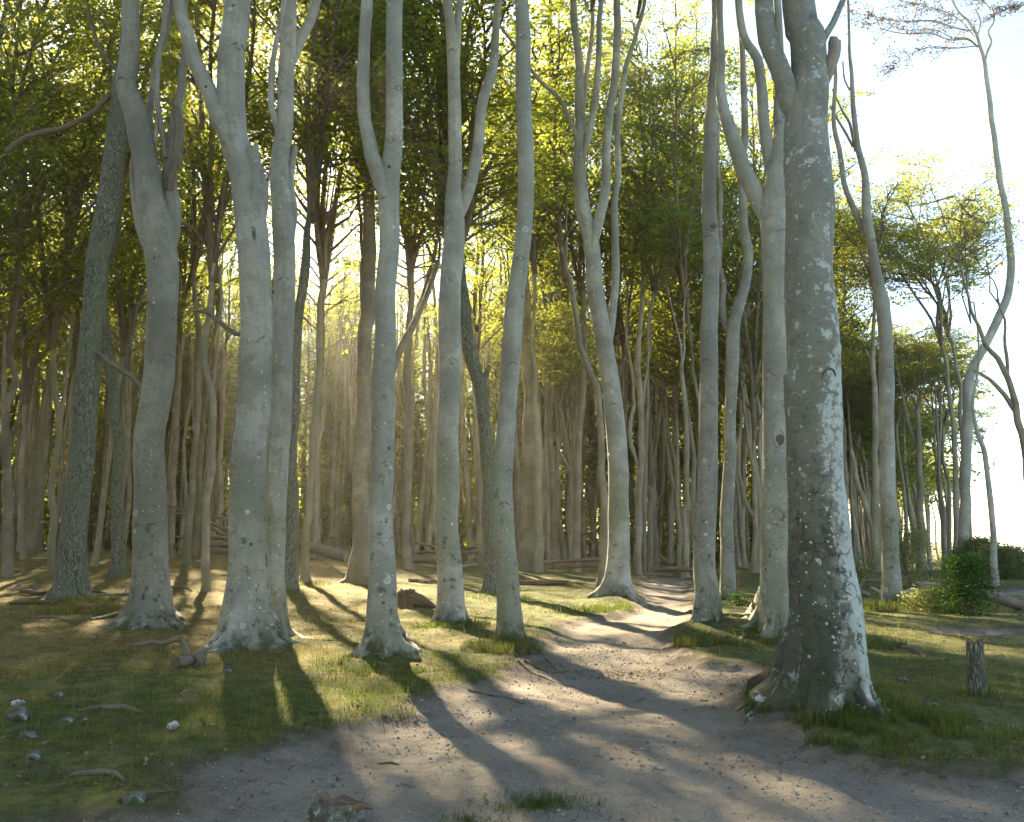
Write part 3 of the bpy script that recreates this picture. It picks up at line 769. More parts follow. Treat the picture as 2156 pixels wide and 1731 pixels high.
    for pts in gashes:
        gp = []; gr = []
        for (u, v, w) in pts:
            p, mpp = at_depth(u, v, D); p = p - O; i = int(np.argmin(np.abs(PP[:, 2] - p[2]))); dx = p[0] - PP[i][0]
            gp.append((p[0], PP[i][1] - math.sqrt(max(0.0001, RR[i] ** 2 - min(dx * dx, RR[i] ** 2 * 0.98))) - 0.004, p[2])); gr.append(w * 0.5 * mpp)
        m3 = MB(); tube(m3, np.array(gp), np.array(gr), 7, 0.04, 0.5, seed + 4); m3.build('branch_scar', 'scar_bark', root)
    for (u, v, hw, hh) in holes:
        p, mpp = at_depth(u, v, D); p = p - O; i = int(np.argmin(np.abs(PP[:, 2] - p[2])))
        dx = p[0] - PP[i][0]; yy = PP[i][1] - math.sqrt(max(0.0001, RR[i] ** 2 - dx * dx))
        m3 = MB()
        q = np.arange(14) / 13 * 2 * PI
        ringp = np.stack([p[0] + np.cos(q) * hw * mpp, yy + 0.006 + 0 * q + (np.cos(q) * hw * mpp) ** 2 * 0.9, p[2] + np.sin(q) * hh * mpp], -1)
        tube(m3, ringp, np.full(14, hw * mpp * 0.24), 6, 0.03, 0.5, seed); m3.build('knot_hole_rim', mat, root)
        m4 = MB(); lump(m4, (p[0], yy + hw * mpp * 0.25, p[2] - hh * mpp * 0.2), hw * mpp * 0.8, seed, squash=(1, 0.35, hh / hw), amp=0.2); m4.build('knot_hole', 'scar_bark', root)
    if not dead and crown:
        if hero:
            for k, (e, er) in enumerate(ends):
                zb = max(0.638 * D + 2.4, 9.0)          # first leaves above what the picture shows
                add_crown(root, 'small' if k else crown, (e[0], e[1], max(min(e[2], 15.5), zb) - 0.4), 6.5 if k else max(6.0, top + 1.5 - max(min(e[2], 15.5), zb)), crown_w)
        else:
            e = P[tip0]
            if crown == 'wood' and e[2] > 13 and -13 < bx < 1 and 23 < by < 42:
                zc = 11.0 + 2.5 * r_.random(); c = P[int(np.argmin(np.abs(P[:, 2] - zc)))]; add_crown(root, 'wood', c, 9.0, 1.2)
            add_crown(root, crown, e - np.array([0, 0, 0.15]), max(5.0, top - e[2]), crown_w)
    tone = r_.random()
    for ch in root.children: ch.color = (tone, tone, tone, 1)
    TREES.append((bx, by, R[1]))
    return root
TREES = []
MOUND_UV = [((1490, 1330), 0.9, 0.20), ((1725, 1478), 1.15, 0.22), ((1300, 1268), 1.1, 0.14), ((805, 1385), 0.8, 0.10), ((1075, 1350), 0.7, 0.16), ((530, 1365), 1.2, 0.10), ((1640, 1330), 0.9, 0.12), ((310, 1320), 1.0, 0.08), ((1885, 1275), 1.1, 0.12)]
MOUNDS += [(*flat(*uv), r, h) for uv, r, h in MOUND_UV]

HEROES = [
 dict(label='straight oak with furrowed bark at the left, leaning right, a limb reaching left', name='oak_tree', mat='oak_bark', base=(147, 1262), seed=1, flare=0.55, fh=0.4, nroot=6,
      roots=[(cv('7', [(250, 190, 50), (215, 250, 30), (165, 292, 12)]), 'oak_bark')],
      trunk=[(147, 1255, 72), (150, 1215, 62), (157, 1121, 54), (165, 1009, 51), (172, 934, 49), (180, 800, 47), (186, 700, 45), (197, 600, 45), (210, 500, 46), (222, 420, 46), (234, 349, 44), (244, 270, 41), (252, 190, 36), (258, 130, 26), (262, 60, 18)],
      branches=[dict(p=[(250, 215, 18), (236, 195, 13), (205, 232, 12), (170, 255, 12), (130, 270, 12), (80, 282, 12), (40, 298, 12), (10, 320, 12)], grow=False, m='dark_limb', lean=0.0),
                dict(p=[(192, 738, 12), (212, 748, 10), (230, 765, 10), (248, 778, 11), (272, 792, 10), (296, 816, 8)], grow=False, m='dead_wood', lean=-0.2),
                dict(p=[(255, 150, 14), (228, 130, 9), (205, 95, 8), (188, 40, 7), (184, 5, 6)], m='dark_limb')]),
 dict(label='twisted grey beech left of the widest trunk, snapped dead stem on its right', name='beech_tree', base=(314, 1318), seed=2, flare=0.75, fh=0.42, scars=5,
      roots=[(cv('7', [(590, 250, 50), (545, 315, 34), (480, 345, 22), (385, 358, 10)]), 'beech_bark'), (cv('7', [(690, 250, 40), (725, 320, 26), (775, 365, 10)]), 'beech_bark'), (cv('7', [(600, 300, 40), (545, 360, 30), (510, 382, 16)]), 'beech_bark')],
      trunk=[(316, 1305, 96), (315, 1270, 84), (316, 1227, 76), (315, 1158, 70), (313, 1046, 66), (316, 934, 62), (324, 859, 62), (337, 747, 62), (344, 654, 61), (340, 560, 64), (334, 500, 66), (322, 440, 60), (317, 390, 54), (312, 349, 52), (300, 290, 52), (290, 250, 46), (278, 209, 42), (275, 180, 39), (279, 140, 38), (282, 80, 35), (283, 17, 33)],
      branches=[dict(p=[(342, 560, 36), (354, 500, 36), (359, 440, 33), (352, 385, 30), (344, 349, 24), (345, 300, 21), (351, 240, 20), (360, 185, 18), (370, 120, 16), (374, 70, 13), (368, 15, 11)], lean=0.1),
                dict(p=[(347, 330, 16), (339, 262, 11), (334, 190, 11), (340, 130, 11), (352, 75, 11), (363, 15, 10)], lean=-0.1),
                dict(p=[(356, 400, 26), (368, 345, 23), (377, 290, 22), (378, 255, 20), (374, 225, 14)], stub=True, jag=0.35, m='dead_wood'),
                dict(p=[(322, 330, 14), (329, 290, 10), (329, 210, 9), (320, 180, 8), (331, 140, 8), (337, 108, 5)], stub=True, jag=0.05, m='pale_wood'),
                dict(p=[(310, 520, 34), (293, 470, 24), (278, 400, 20), (274, 340, 18), (272, 300, 15)], lean=0.15),
                dict(p=[(300, 320, 20), (304, 250, 15), (304, 150, 13), (306, 70, 12), (308, 15, 11)], lean=0.3)]),
 dict(label='widest pale beech of the left group, forked high with a knot hole below', name='beech_tree', base=(521, 1362), seed=3, flare=0.85, fh=0.5, scars=4, nroot=7,
      roots=[(cv('7', [(1180, 330, 40), (1220, 400, 26), (1290, 445, 18), (1395, 447, 8)]), 'beech_bark'), (cv('7', [(1090, 370, 40), (1120, 430, 26), (1142, 475, 12)]), 'beech_bark'), (cv('7', [(1000, 330, 60), (930, 430, 40), (860, 488, 16)]), 'beech_bark'), (cv('7', [(1030, 370, 40), (985, 440, 30), (950, 478, 14)]), 'beech_bark')],
      trunk=[(520, 1350, 118), (520, 1300, 96), (521, 1227, 86), (523, 1121, 78), (526, 1009, 74), (530, 897, 71), (533, 785, 69), (538, 673, 66), (537, 560, 66), (528, 470, 66), (515, 400, 62), (504, 349, 60), (492, 290, 62), (487, 235, 62), (487, 190, 58), (490, 105, 55), (498, 14, 54)],
      branches=[dict(p=[(512, 705, 12), (494, 702, 10), (470, 686, 9), (447, 668, 8), (425, 655, 7), (400, 650, 5), (378, 664, 3)], grow=False, m='dead_wood', lean=0.3), dict(p=[(445, 667, 6), (420, 640, 4), (392, 644, 3), (372, 655, 2)], grow=False, m='dead_wood', lean=0.3),
                dict(p=[(494, 330, 48), (472, 270, 40), (452, 228, 36), (434, 180, 33), (416, 130, 31), (402, 85, 29), (385, 20, 25)], lean=-0.1),
                dict(p=[(530, 470, 44), (541, 420, 40), (538, 370, 34), (534, 325, 26)], stub=True, jag=0.6),
                dict(p=[(540, 500, 40), (551, 430, 32), (556, 380, 22)], stub=True, jag=0.4)], holes=[(539, 508, 9, 22)]),
 dict(label='slimmer grey beech pressed against the right side of the widest trunk', name='beech_tree', base=(582, 1342), seed=4, flare=0.8, fh=0.4, scars=4,
      trunk=[(583, 1335, 52), (580, 1280, 42), (577, 1200, 37), (579, 1121, 37), (584, 1009, 42), (588, 897, 44), (593, 785, 46), (597, 673, 46), (600, 560, 45), (596, 453, 46), (594, 384, 42), (595, 314, 38), (601, 244, 33), (606, 174, 33), (609, 105, 32), (608, 14, 31)],
      branches=[dict(p=[(612, 140, 26), (624, 90, 23), (640, 58, 22), (659, 12, 21)], lean=0.1), dict(p=[(596, 310, 18), (584, 268, 15), (573, 227, 14), (578, 175, 13), (592, 120, 11)], lean=-0.2),
                dict(p=[(612, 500, 22), (619, 450, 16), (614, 384, 14), (621, 312, 11)], stub=True, jag=0.1)], holes=[(583, 620, 7, 8)]),
 dict(label='lichen speckled beech standing alone right of the left group, forked in a Y', name='beech_tree', base=(805, 1378), seed=5, flare=0.95, fh=0.42, scars=5, nroot=6,
      roots=[(cv('7', [(1590, 370, 46), (1550, 440, 30), (1512, 515, 12)]), 'beech_bark'), (cv('7', [(1650, 340, 40), (1695, 420, 26), (1770, 490, 10)]), 'beech_bark')],
      trunk=[(806, 1370, 84), (804, 1327, 66), (803, 1227, 57), (803, 1121, 51), (804, 1009, 49), (804, 897, 48), (805, 785, 47), (812, 673, 43), (818, 560, 43), (816, 453, 45), (817, 400, 46), (823, 340, 40), (828, 280, 36), (829, 209, 35), (830, 120, 35), (831, 14, 34)],
      branches=[dict(p=[(812, 420, 40), (797, 368, 36), (780, 328, 31), (770, 279, 28), (765, 227, 27), (763, 157, 26), (762, 87, 26), (765, 14, 26)], lean=0.06)]),
 dict(label='mossy green tinged beech right of the lone Y fork, splitting into two high stems', name='beech_tree', base=(948, 1312), seed=6, flare=0.5, fh=0.3, scars=6,
      trunk=[(950, 1305, 64), (947, 1227, 54), (943, 1121, 50), (942, 1009, 48), (943, 897, 46), (946, 785, 46), (946, 673, 47), (949, 593, 46), (954, 523, 46), (956, 453, 42), (955, 400, 33), (957, 349, 29), (957, 244, 28), (955, 140, 26), (948, 60, 22), (943, 14, 20)],
      branches=[dict(p=[(960, 470, 34), (975, 425, 28), (990, 390, 25), (1000, 349, 24), (1008, 279, 23), (1018, 209, 21), (1038, 140, 20), (1043, 80, 18), (1048, 14, 16)], lean=0.05), dict(p=[(957, 160, 18), (963, 110, 16), (966, 60, 16), (969, 12, 15)])]),
 dict(label='bent beech on the left bank of the path, curving right at mid height', name='beech_tree', base=(1073, 1345), seed=7, flare=0.45, fh=0.3, scars=6,
      trunk=[(1074, 1335, 60), (1073, 1280, 52), (1067, 1196, 46), (1060, 1121, 44), (1056, 1046, 42), (1060, 972, 40), (1068, 859, 38), (1075, 747, 40), (1084, 635, 38), (1092, 560, 36), (1102, 488, 34), (1107, 384, 33), (1104, 279, 33), (1100, 174, 32), (1101, 87, 31), (1101, 14, 28)],
      roots=[(cv('8', [(120, 480, 16), (175, 480, 12), (230, 510, 8), (260, 545, 5)]), 'dead_wood'), (cv('8', [(110, 545, 10), (165, 560, 9), (215, 580, 7), (255, 597, 4)]), 'dead_wood'),
             (cv('8', [(140, 520, 10), (190, 540, 9), (240, 560, 6), (310, 560, 4)]), 'dead_wood'), (cv('8', [(170, 470, 12), (200, 490, 9), (230, 515, 6)]), 'dead_wood')]),
 dict(label='many stemmed beech on the grassy point where the path bends, leaning left', name='beech_tree', base=(1298, 1264), seed=8, flare=0.8, fh=0.55, scars=4, top=21,
      roots=[(cv('N', [(1020, 830, 60), (980, 920, 40), (900, 975, 16)]), 'beech_bark'), (cv('N', [(1190, 850, 60), (1250, 960, 36), (1330, 1015, 18), (1450, 1030, 8)]), 'beech_bark')],
      trunk=[(1298, 1258, 74), (1301, 1215, 54), (1303, 1158, 46), (1302, 1046, 43), (1297, 934, 43), (1287, 822, 40), (1270, 710, 38), (1260, 635, 35), (1251, 558, 35), (1243, 500, 34), (1232, 450, 32), (1224, 400, 29), (1219, 349, 28), (1221, 290, 26), (1221, 244, 22), (1220, 139, 18), (1213, 70, 16), (1210, 14, 15)],
      branches=[dict(p=[(1222, 300, 18), (1227, 227, 12), (1234, 157, 11), (1244, 87, 10), (1251, 14, 9)], lean=0.2), dict(p=[(1216, 290, 12), (1203, 258, 9), (1178, 209, 9), (1140, 164, 8), (1110, 125, 7)], lean=0.1),
                dict(p=[(1228, 330, 18), (1241, 279, 14), (1255, 209, 13), (1258, 105, 12), (1262, 14, 11)], lean=-0.1), dict(p=[(1248, 520, 28), (1262, 464, 22), (1276, 384, 20), (1279, 296, 19), (1290, 209, 18), (1298, 105, 17), (1304, 14, 16)], lean=0.06),
                dict(p=[(1278, 735, 24), (1292, 660, 18), (1297, 575, 17), (1297, 453, 16), (1307, 349, 15), (1307, 261, 14), (1318, 174, 13), (1331, 80, 11), (1355, 14, 9)], lean=0.12)]),
 dict(label='straight single beech just right of the sunlit path, with a scarred knot high up', name='beech_tree', base=(1490, 1314), seed=9, flare=0.4, fh=0.28, scars=5,
      trunk=[(1493, 1306, 60), (1488, 1240, 50), (1484, 1196, 47), (1486, 1121, 45), (1491, 1009, 41), (1493, 897, 39), (1495, 785, 38), (1498, 673, 36), (1499, 560, 33), (1497, 468, 34), (1495, 360, 29), (1498, 252, 28), (1507, 144, 27), (1510, 72, 24), (1509, 14, 22)], holes=[(1500, 477, 10, 9)]),
 dict(label='thin forked beech close behind the straight trunk right of the path', name='beech_tree', base=(1531, 1264), seed=10, flare=0.4, fh=0.3, scars=5, top=20,
      trunk=[(1532, 1258, 36), (1530, 1158, 29), (1531, 1046, 27), (1535, 934, 24), (1538, 822, 25), (1539, 740, 27), (1541, 690, 27), (1552, 650, 23), (1566, 600, 20), (1571, 540, 19), (1565, 468, 18), (1562, 360, 16), (1566, 250, 15), (1560, 120, 12), (1556, 10, 10)],
      branches=[dict(p=[(1537, 715, 20), (1526, 670, 12), (1524, 640, 11), (1528, 595, 10), (1519, 540, 9), (1524, 430, 8), (1520, 300, 7)], lean=0.1)]),
 dict(label='broad forked beech just left of the biggest trunk, its stems sweeping left', name='beech_tree', mat='beech_bark', base=(1640, 1326), seed=11, flare=0.85, fh=0.45, scars=6, nroot=6,
      roots=[(cv('8', [(1090, 230, 60), (1060, 310, 40), (1020, 350, 26), (955, 362, 10)]), 'beech_bark'), (cv('8', [(1110, 270, 50), (1060, 350, 36), (1000, 385, 14)]), 'beech_bark')],
      trunk=[(1640, 1318, 92), (1639, 1240, 76), (1637, 1158, 68), (1634, 1046, 60), (1631, 897, 55), (1632, 785, 54), (1633, 673, 54), (1630, 560, 57), (1627, 480, 56), (1630, 430, 54), (1634, 380, 48), (1637, 330, 38), (1640, 290, 28), (1639, 216, 20), (1640, 150, 18), (1643, 60, 16)],
      branches=[dict(p=[(1618, 470, 50), (1600, 420, 40), (1580, 385, 36), (1566, 352, 34), (1551, 310, 32), (1538, 266, 28), (1527, 216, 23), (1522, 162, 19), (1525, 108, 15), (1523, 14, 13)], lean=0.05),
                dict(p=[(1630, 400, 34), (1621, 345, 27), (1612, 290, 26), (1607, 235, 25), (1598, 180, 22), (1586, 135, 20), (1562, 92, 18), (1550, 43, 16), (1547, 8, 15)], lean=-0.05)], holes=[(1637, 297, 9, 9), (1634, 925, 11, 20)]),
 dict(label='biggest and nearest trunk, a lichen crusted beech on the right edge of the path', name='beech_tree', mat='beech_bark_lichened', base=(1728, 1476), seed=12, flare=0.8, fh=0.5, scars=0, nroot=8,
      roots=[(cv('8', [(1225, 490, 70), (1180, 580, 56), (1135, 635, 44), (1085, 668, 18)]), 'beech_bark_lichened'), (cv('8', [(1470, 500, 70), (1505, 590, 50), (1540, 670, 34), (1592, 738, 14)]), 'beech_bark_lichened'), (cv('8', [(1300, 560, 60), (1285, 640, 46), (1270, 685, 24)]), 'beech_bark_lichened'), (cv('8', [(1400, 560, 60), (1420, 640, 46), (1435, 690, 24)]), 'beech_bark_lichened')],
      bulges=[(1664, 806, 18, 30), (1738, 735, 20, 44)], gashes=[[(1712, 806, 2), (1716, 795, 5), (1727, 786, 6), (1739, 789, 5), (1745, 800, 2)]],
      trunk=[(1728, 1462, 176), (1732, 1387, 156), (1735, 1283, 140), (1730, 1196, 131), (1726, 1121, 124), (1716, 1009, 115), (1708, 897, 113), (1706, 820, 114), (1707, 785, 108), (1708, 673, 106), (1707, 560, 98), (1707, 432, 96), (1701, 324, 92), (1700, 250, 88), (1705, 200, 80), (1704, 144, 75), (1697, 72, 73), (1688, 14, 68)],
      branches=[dict(p=[(1690, 270, 56), (1668, 215, 46), (1652, 170, 42), (1642, 120, 42), (1628, 72, 42), (1612, 10, 40)], lean=0.05),
                dict(p=[(1725, 200, 34), (1744, 150, 26), (1752, 120, 27), (1759, 88, 26)], stub=True, jag=0.14, m='pale_wood'),
                dict(p=[(1715, 120, 24), (1740, 72, 15), (1757, 46, 14), (1774, 14, 13)], lean=0.1)]),
 dict(label='pale beech in the right clearing, forked low against the bright sky beside the leafy shrub', name='beech_tree', base=(1877, 1272), seed=13, flare=0.3, fh=0.3, scars=4, crown='thin', top=17,
      trunk=[(1877, 1266, 44), (1875, 1200, 36), (1873, 1158, 34), (1869, 1046, 33), (1864, 934, 30), (1862, 822, 30), (1859, 710, 29), (1856, 640, 28), (1848, 610, 24), (1840, 570, 21), (1830, 520, 20), (1822, 485, 21), (1819, 430, 18), (1816, 380, 14), (1808, 345, 13), (1799, 310, 12), (1794, 270, 11), (1791, 216, 10), (1790, 150, 8), (1784, 110, 6)],
      branches=[dict(p=[(1823, 495, 16), (1812, 470, 13), (1790, 425, 12), (1777, 378, 11), (1768, 317, 11), (1757, 274, 10), (1758, 216, 9), (1762, 165, 8), (1756, 120, 6)], grow=False),
                dict(p=[(1854, 650, 22), (1855, 610, 19), (1851, 590, 18)], stub=True, jag=0.1, m='dead_wood'), dict(p=[(1820, 440, 14), (1823, 400, 10), (1823, 386, 10)], stub=True, jag=0.05),
                dict(p=[(1796, 310, 8), (1780, 285, 6), (1765, 255, 5), (1746, 225, 4)], grow=False), dict(p=[(1800, 320, 8), (1788, 262, 6), (1775, 235, 5), (1752, 190, 4)], grow=False), dict(p=[(1790, 195, 6), (1778, 165, 4), (1772, 130, 3)], grow=False)]),
 dict(label='tall bare coast beech at the right edge, bowing right to a sparse top', name='beech_tree', base=(2027, 1205), seed=14, flare=0.3, fh=0.3, scars=3, crown=None, top=15.5, mat='beech_bark',
      trunk=[(2027, 1200, 24), (2028, 1158, 21), (2032, 1046, 20), (2036, 934, 21), (2038, 850, 21), (2038, 800, 20), (2052, 765, 18), (2079, 717, 17), (2103, 667, 17), (2122, 616, 16), (2128, 560, 15), (2124, 500, 14), (2115, 432, 13), (2100, 360, 13), (2091, 288, 12), (2081, 216, 11), (2074, 162, 10), (2069, 120, 8), (2060, 98, 7), (2049, 70, 6), (2034, 46, 5), (2013, 22, 4)], broken=False, dead=True,
      branches=[dict(p=[(2072, 140, 7), (2079, 110, 6), (2088, 88, 5), (2082, 66, 4), (2092, 45, 4), (2086, 15, 3)], grow=False), dict(p=[(2064, 108, 6), (2058, 80, 4), (2062, 50, 4), (2055, 20, 3)], grow=False),
                dict(p=[(2060, 100, 5), (2035, 84, 4), (2000, 84, 3), (1960, 70, 3), (1900, 72, 2), (1850, 60, 2)], grow=False), dict(p=[(2045, 66, 4), (2010, 60, 3), (1960, 45, 2), (1890, 45, 2), (1830, 35, 2)], grow=False)]),
 dict(label='thin kinked leaning coast trunk at the far right, standing by the bare sand', name='beech_tree', base=(2097, 1240), seed=15, flare=0.35, fh=0.25, crown=None, dead=True, top=5.6, cat='tree',
      trunk=[(2096, 1236, 18), (2092, 1180, 14), (2087, 1084, 12), (2081, 1009, 11), (2076, 960, 11), (2069, 932, 10), (2058, 905, 8), (2052, 880, 7), (2049, 845, 6), (2055, 800, 5), (2062, 740, 4)]),
]
for h in HEROES: build_traced(**h)

# wind swept top of the bare coast beech

# ------------------------------------------------------------------ trees of the second row, traced one by one
def mid(label, parts, base=None, **kw):
    tr = []
    for c, pts in parts: tr += cv(c, pts)
    br = kw.pop('br', [])
    bl = []
    for b in br:
        d = dict(b); d['p'] = cv(d.pop('c'), d['p']); bl.append(d)
    kw.setdefault('mat', 'beech_bark_far'); kw.setdefault('flare', 0.5); kw.setdefault('fh', 0.3); kw.setdefault('top', 27.0)
    build_traced(label, 'beech_tree', tr, bl, base=base, hero=False, seed=20 + len(TREES), **kw)
mid('slim grey trunk at the far left edge of the picture', [('4', [(75, 1605, 28), (95, 1200, 24), (125, 850, 22), (145, 500, 20), (150, 250, 18)])])
mid('dark leaning beech left of the oak, the one tilted furthest right', [('4', [(190, 1625, 70), (208, 1300, 55), (240, 1000, 50), (290, 650, 45), (340, 350, 40), (370, 100, 35), (385, -40, 30)]), ('1', [(410, 1250, 28), (420, 1000, 24)])])
mid('crooked beech left of the oak, bowing left above its straight foot', [('4', [(150, 1612, 42), (168, 1250, 38), (195, 850, 38), (180, 550, 36), (150, 250, 30), (140, 50, 28)]), ('1', [(200, 1400, 30), (240, 1100, 26), (232, 950, 22)])])
mid('mottled dead snag with peeling bark behind the leaning beeches at left', [('4', [(225, 1600, 45), (240, 1200, 38), (265, 1000, 35), (290, 820, 30)])], mat='dead_wood', broken=True, dead=True, crown=None,
    br=[dict(c='4', p=[(285, 1050, 18), (330, 930, 16), (370, 820, 12), (385, 760, 8)], stub=True, jag=0.1, m='dead_wood')])
mid('narrow trunk touching the right side of the oak', [('4', [(505, 1600, 40), (510, 1200, 30), (525, 800, 26), (545, 520, 22), (560, 200, 18)])])
mid('narrow greenish trunk second to the right of the oak', [('4', [(545, 1590, 36), (550, 1100, 30), (570, 700, 27), (590, 400, 20)])])
mid('dark crooked trunk midway between the oak and the twisted beech', [('4', [(668, 1680, 82), (665, 1500, 72), (665, 1200, 66), (668, 950, 62), (635, 700, 58), (605, 480, 52), (590, 300, 45), (600, 0, 40)]), ('1', [(700, 1450, 36), (750, 1200, 32), (730, 1050, 26)])], mat='oak_bark',
    br=[dict(c='4', p=[(668, 900, 30), (690, 700, 25), (720, 500, 22), (770, 300, 20), (800, 100, 16)])])
mid('thin leaning pole just left of the twisted beech', [('4', [(700, 1570, 25), (740, 1200, 22), (760, 900, 20), (800, 500, 18), (835, 270, 15)])], crown='small')
mid('slender trunk just right of the twisted beech foot', [('4', [(965, 1635, 40), (970, 1350, 36), (985, 1000, 34), (1000, 600, 26), (1010, 420, 22)])])
mid('left one of the close wavy trio between twisted beech and widest trunk', [('4', [(1055, 1665, 52), (1068, 1400, 40), (1095, 1100, 36), (1118, 700, 32), (1125, 450, 34), (1100, 200, 26), (1090, 0, 22)])])
mid('middle one of the close wavy trio between twisted beech and widest trunk', [('4', [(1105, 1640, 42), (1120, 1300, 36), (1135, 1000, 32), (1150, 800, 27), (1190, 500, 22), (1230, 200, 18)])])
mid('right one of the close trio of wavy trunks, with an S bend at mid height', [('4', [(1160, 1690, 52), (1170, 1300, 42), (1190, 1000, 40), (1195, 750, 38), (1160, 560, 36), (1165, 380, 32), (1190, 200, 30), (1210, 0, 26)])],
    br=[dict(c='4', p=[(1195, 720, 26), (1215, 500, 22), (1240, 250, 20), (1250, 0, 16)])])
mid('brown thick trunk with a moss cushion at its foot, half hidden behind the widest pair', [('4', [(1625, 1715, 98), (1635, 1400, 80), (1645, 1100, 72), (1655, 800, 62), (1665, 550, 54), (1680, 300, 56), (1700, 150, 56), (1715, 0, 50)]), ('1', [(1850, 1400, 40), (1880, 1200, 34)])], mat='oak_bark')
mid('slim sunlit beech right of the moss footed trunk', [('4', [(1722, 1695, 50), (1740, 1350, 40), (1765, 1000, 36), (1790, 650, 36), (1805, 350, 36), (1815, 150, 28), (1830, 0, 22)])])
mid('hazy slim trunk left of the flared brown trunk, the nearer of two', [('4', [(1885, 1590, 46), (1900, 1200, 40), (1912, 900, 36), (1920, 600, 34), (1930, 300, 30)])])
mid('hazy slim trunk left of the flared brown trunk, the farther of two', [('4', [(1830, 1575, 35), (1850, 1200, 30), (1870, 900, 26), (1880, 500, 22)])])
mid('warm brown trunk with a root sweeping left, right behind the lone Y fork', [('V', [(762, 1216, 60), (760, 1180, 48), (761, 1121, 40), (763, 1009, 33), (766, 860, 29), (767, 729, 30), (772, 650, 32), (775, 570, 34), (776, 500, 28), (775, 420, 24), (768, 350, 18)])], flare=1.1, fh=0.55, sides=20, nroot=5,
    br=[dict(c='2', p=[(215, 1600, 30), (190, 1300, 22), (180, 1100, 18), (165, 850, 16), (160, 600, 14)], m='dark_limb', crown='small'),
        dict(c='V', p=[(800, 840, 20), (826, 770, 16), (848, 715, 15), (870, 672, 14), (895, 610, 12), (920, 540, 10)], crown='small', lean=0.1), dict(c='2', p=[(250, 1350, 30), (180, 1050, 20), (120, 800, 18), (60, 650, 14), (-20, 560, 10)], m='dark_limb'),
        dict(c='2', p=[(260, 1300, 30), (200, 1100, 22), (150, 850, 20), (100, 600, 18), (70, 430, 16), (20, 330, 12)], m='dark_limb', crown='small')])
mid('pale slim beech forked in two, right of the lone Y fork', [('5', [(457, 1718, 62), (450, 1450, 46), (455, 1100, 45), (460, 850, 42), (450, 550, 40), (455, 350, 40), (470, 150, 30), (475, -20, 26)])],
    br=[dict(c='5', p=[(455, 420, 34), (490, 290, 30), (540, 150, 28), (580, 0, 26), (610, -150, 20)], crown='small')])
mid('straight hazy trunk just right of the green tinged beech', [('5', [(768, 1600, 40), (762, 1200, 38), (755, 950, 30), (770, 700, 26), (760, 400, 22)])])
mid('farther hazy trunk behind the crooked oak trunk', [('5', [(822, 1600, 35), (825, 1200, 30), (820, 800, 26)])])
mid('straight trunk touching the left side of the crooked rough barked trunk', [('5', [(858, 1705, 52), (858, 1400, 42), (850, 1200, 38), (840, 900, 30), (830, 600, 24)])])
mid('crooked rough barked trunk squeezed between the green tinged beech and the bent beech', [('V', [(1032, 1250, 34), (1032, 1196, 24), (1027, 1084, 23), (1028, 1009, 24), (1026, 934, 30), (1021, 897, 27), (1012, 810, 29), (1000, 780, 29), (988, 745, 30), (982, 673, 28), (977, 620, 24), (972, 575, 20), (960, 530, 20), (940, 480, 18), (928, 440, 18), (934, 380, 16)])], mat='oak_bark', sides=18,
    br=[dict(c='V', p=[(1015, 815, 18), (1024, 785, 12), (1030, 770, 6)], stub=True, jag=0.1, m='dead_wood'), dict(c='V', p=[(934, 450, 18), (925, 410, 14), (905, 330, 13), (878, 282, 14), (855, 225, 11), (850, 180, 10)], m='dark_limb', crown='small', lean=0.2),
        dict(c='V', p=[(912, 345, 12), (896, 250, 9), (897, 160, 8), (880, 100, 7), (850, 60, 6)], m='dark_limb', crown='small', lean=0.2), dict(c='V', p=[(930, 460, 10), (890, 410, 7), (860, 380, 5), (850, 330, 4)], m='dead_wood', lean=0.1)])
mid('thick pale double stemmed trunk right of the bent beech', [('5', [(1125, 1720, 112), (1135, 1400, 86), (1140, 1000, 82), (1140, 800, 74), (1120, 600, 50), (1105, 400, 44), (1100, 200, 40), (1090, 0, 32)])], sides=18,
    br=[dict(c='5', p=[(1145, 850, 46), (1140, 650, 34), (1128, 400, 28), (1132, 200, 26), (1120, 0, 22)], crown='small')])
mid('pale trunk fused to the right of the thick double stem', [('5', [(1190, 1725, 58), (1190, 1300, 48), (1185, 1000, 44), (1170, 750, 30), (1165, 600, 28), (1150, 400, 25), (1160, 250, 22), (1165, 0, 18)])])
mid('slim trunk behind the stacked logs, right of the fused pale trunk', [('5', [(1237, 1645, 38), (1225, 1250, 32), (1205, 850, 28), (1195, 600, 24)])])
mid('wavy trunk with spreading toes in front of the stacked logs', [('5', [(1288, 1705, 62), (1275, 1500, 42), (1265, 1200, 36), (1245, 900, 30), (1235, 700, 28), (1215, 480, 26), (1220, 350, 30), (1215, 150, 24), (1200, 20, 18)])], flare=0.8,
    br=[dict(c='A', p=[(235, 480, 22), (270, 300, 16), (300, 100, 14), (330, -60, 10)], crown='small')])
mid('bright trunk left of the leaning path side beech, thin stems fanning at its left', [('5', [(1397, 1725, 58), (1400, 1500, 44), (1405, 1200, 42), (1415, 1000, 40), (1435, 750, 38), (1440, 500, 30), (1440, 250, 28)])],
    br=[dict(c='A', p=[(480, 1400, 30), (420, 1180, 20), (400, 1000, 16), (360, 920, 12)], crown='small'), dict(c='A', p=[(475, 1350, 26), (440, 1100, 16), (420, 900, 14)], crown='small'), dict(c='A', p=[(470, 1450, 26), (360, 1250, 18), (330, 1120, 12)])])
mid('brown trunk tucked behind the leaning path side beech, throwing a limb to the left', [('N', [(965, 840, 120), (972, 700, 86), (975, 500, 78), (990, 100, 64)]), ('5', [(1548, 1200, 40), (1532, 900, 32), (1515, 710, 40), (1460, 590, 38), (1420, 450, 36), (1390, 280, 34), (1375, 180, 36), (1345, 60, 26), (1335, 0, 22)])], flare=0.8, sides=18)
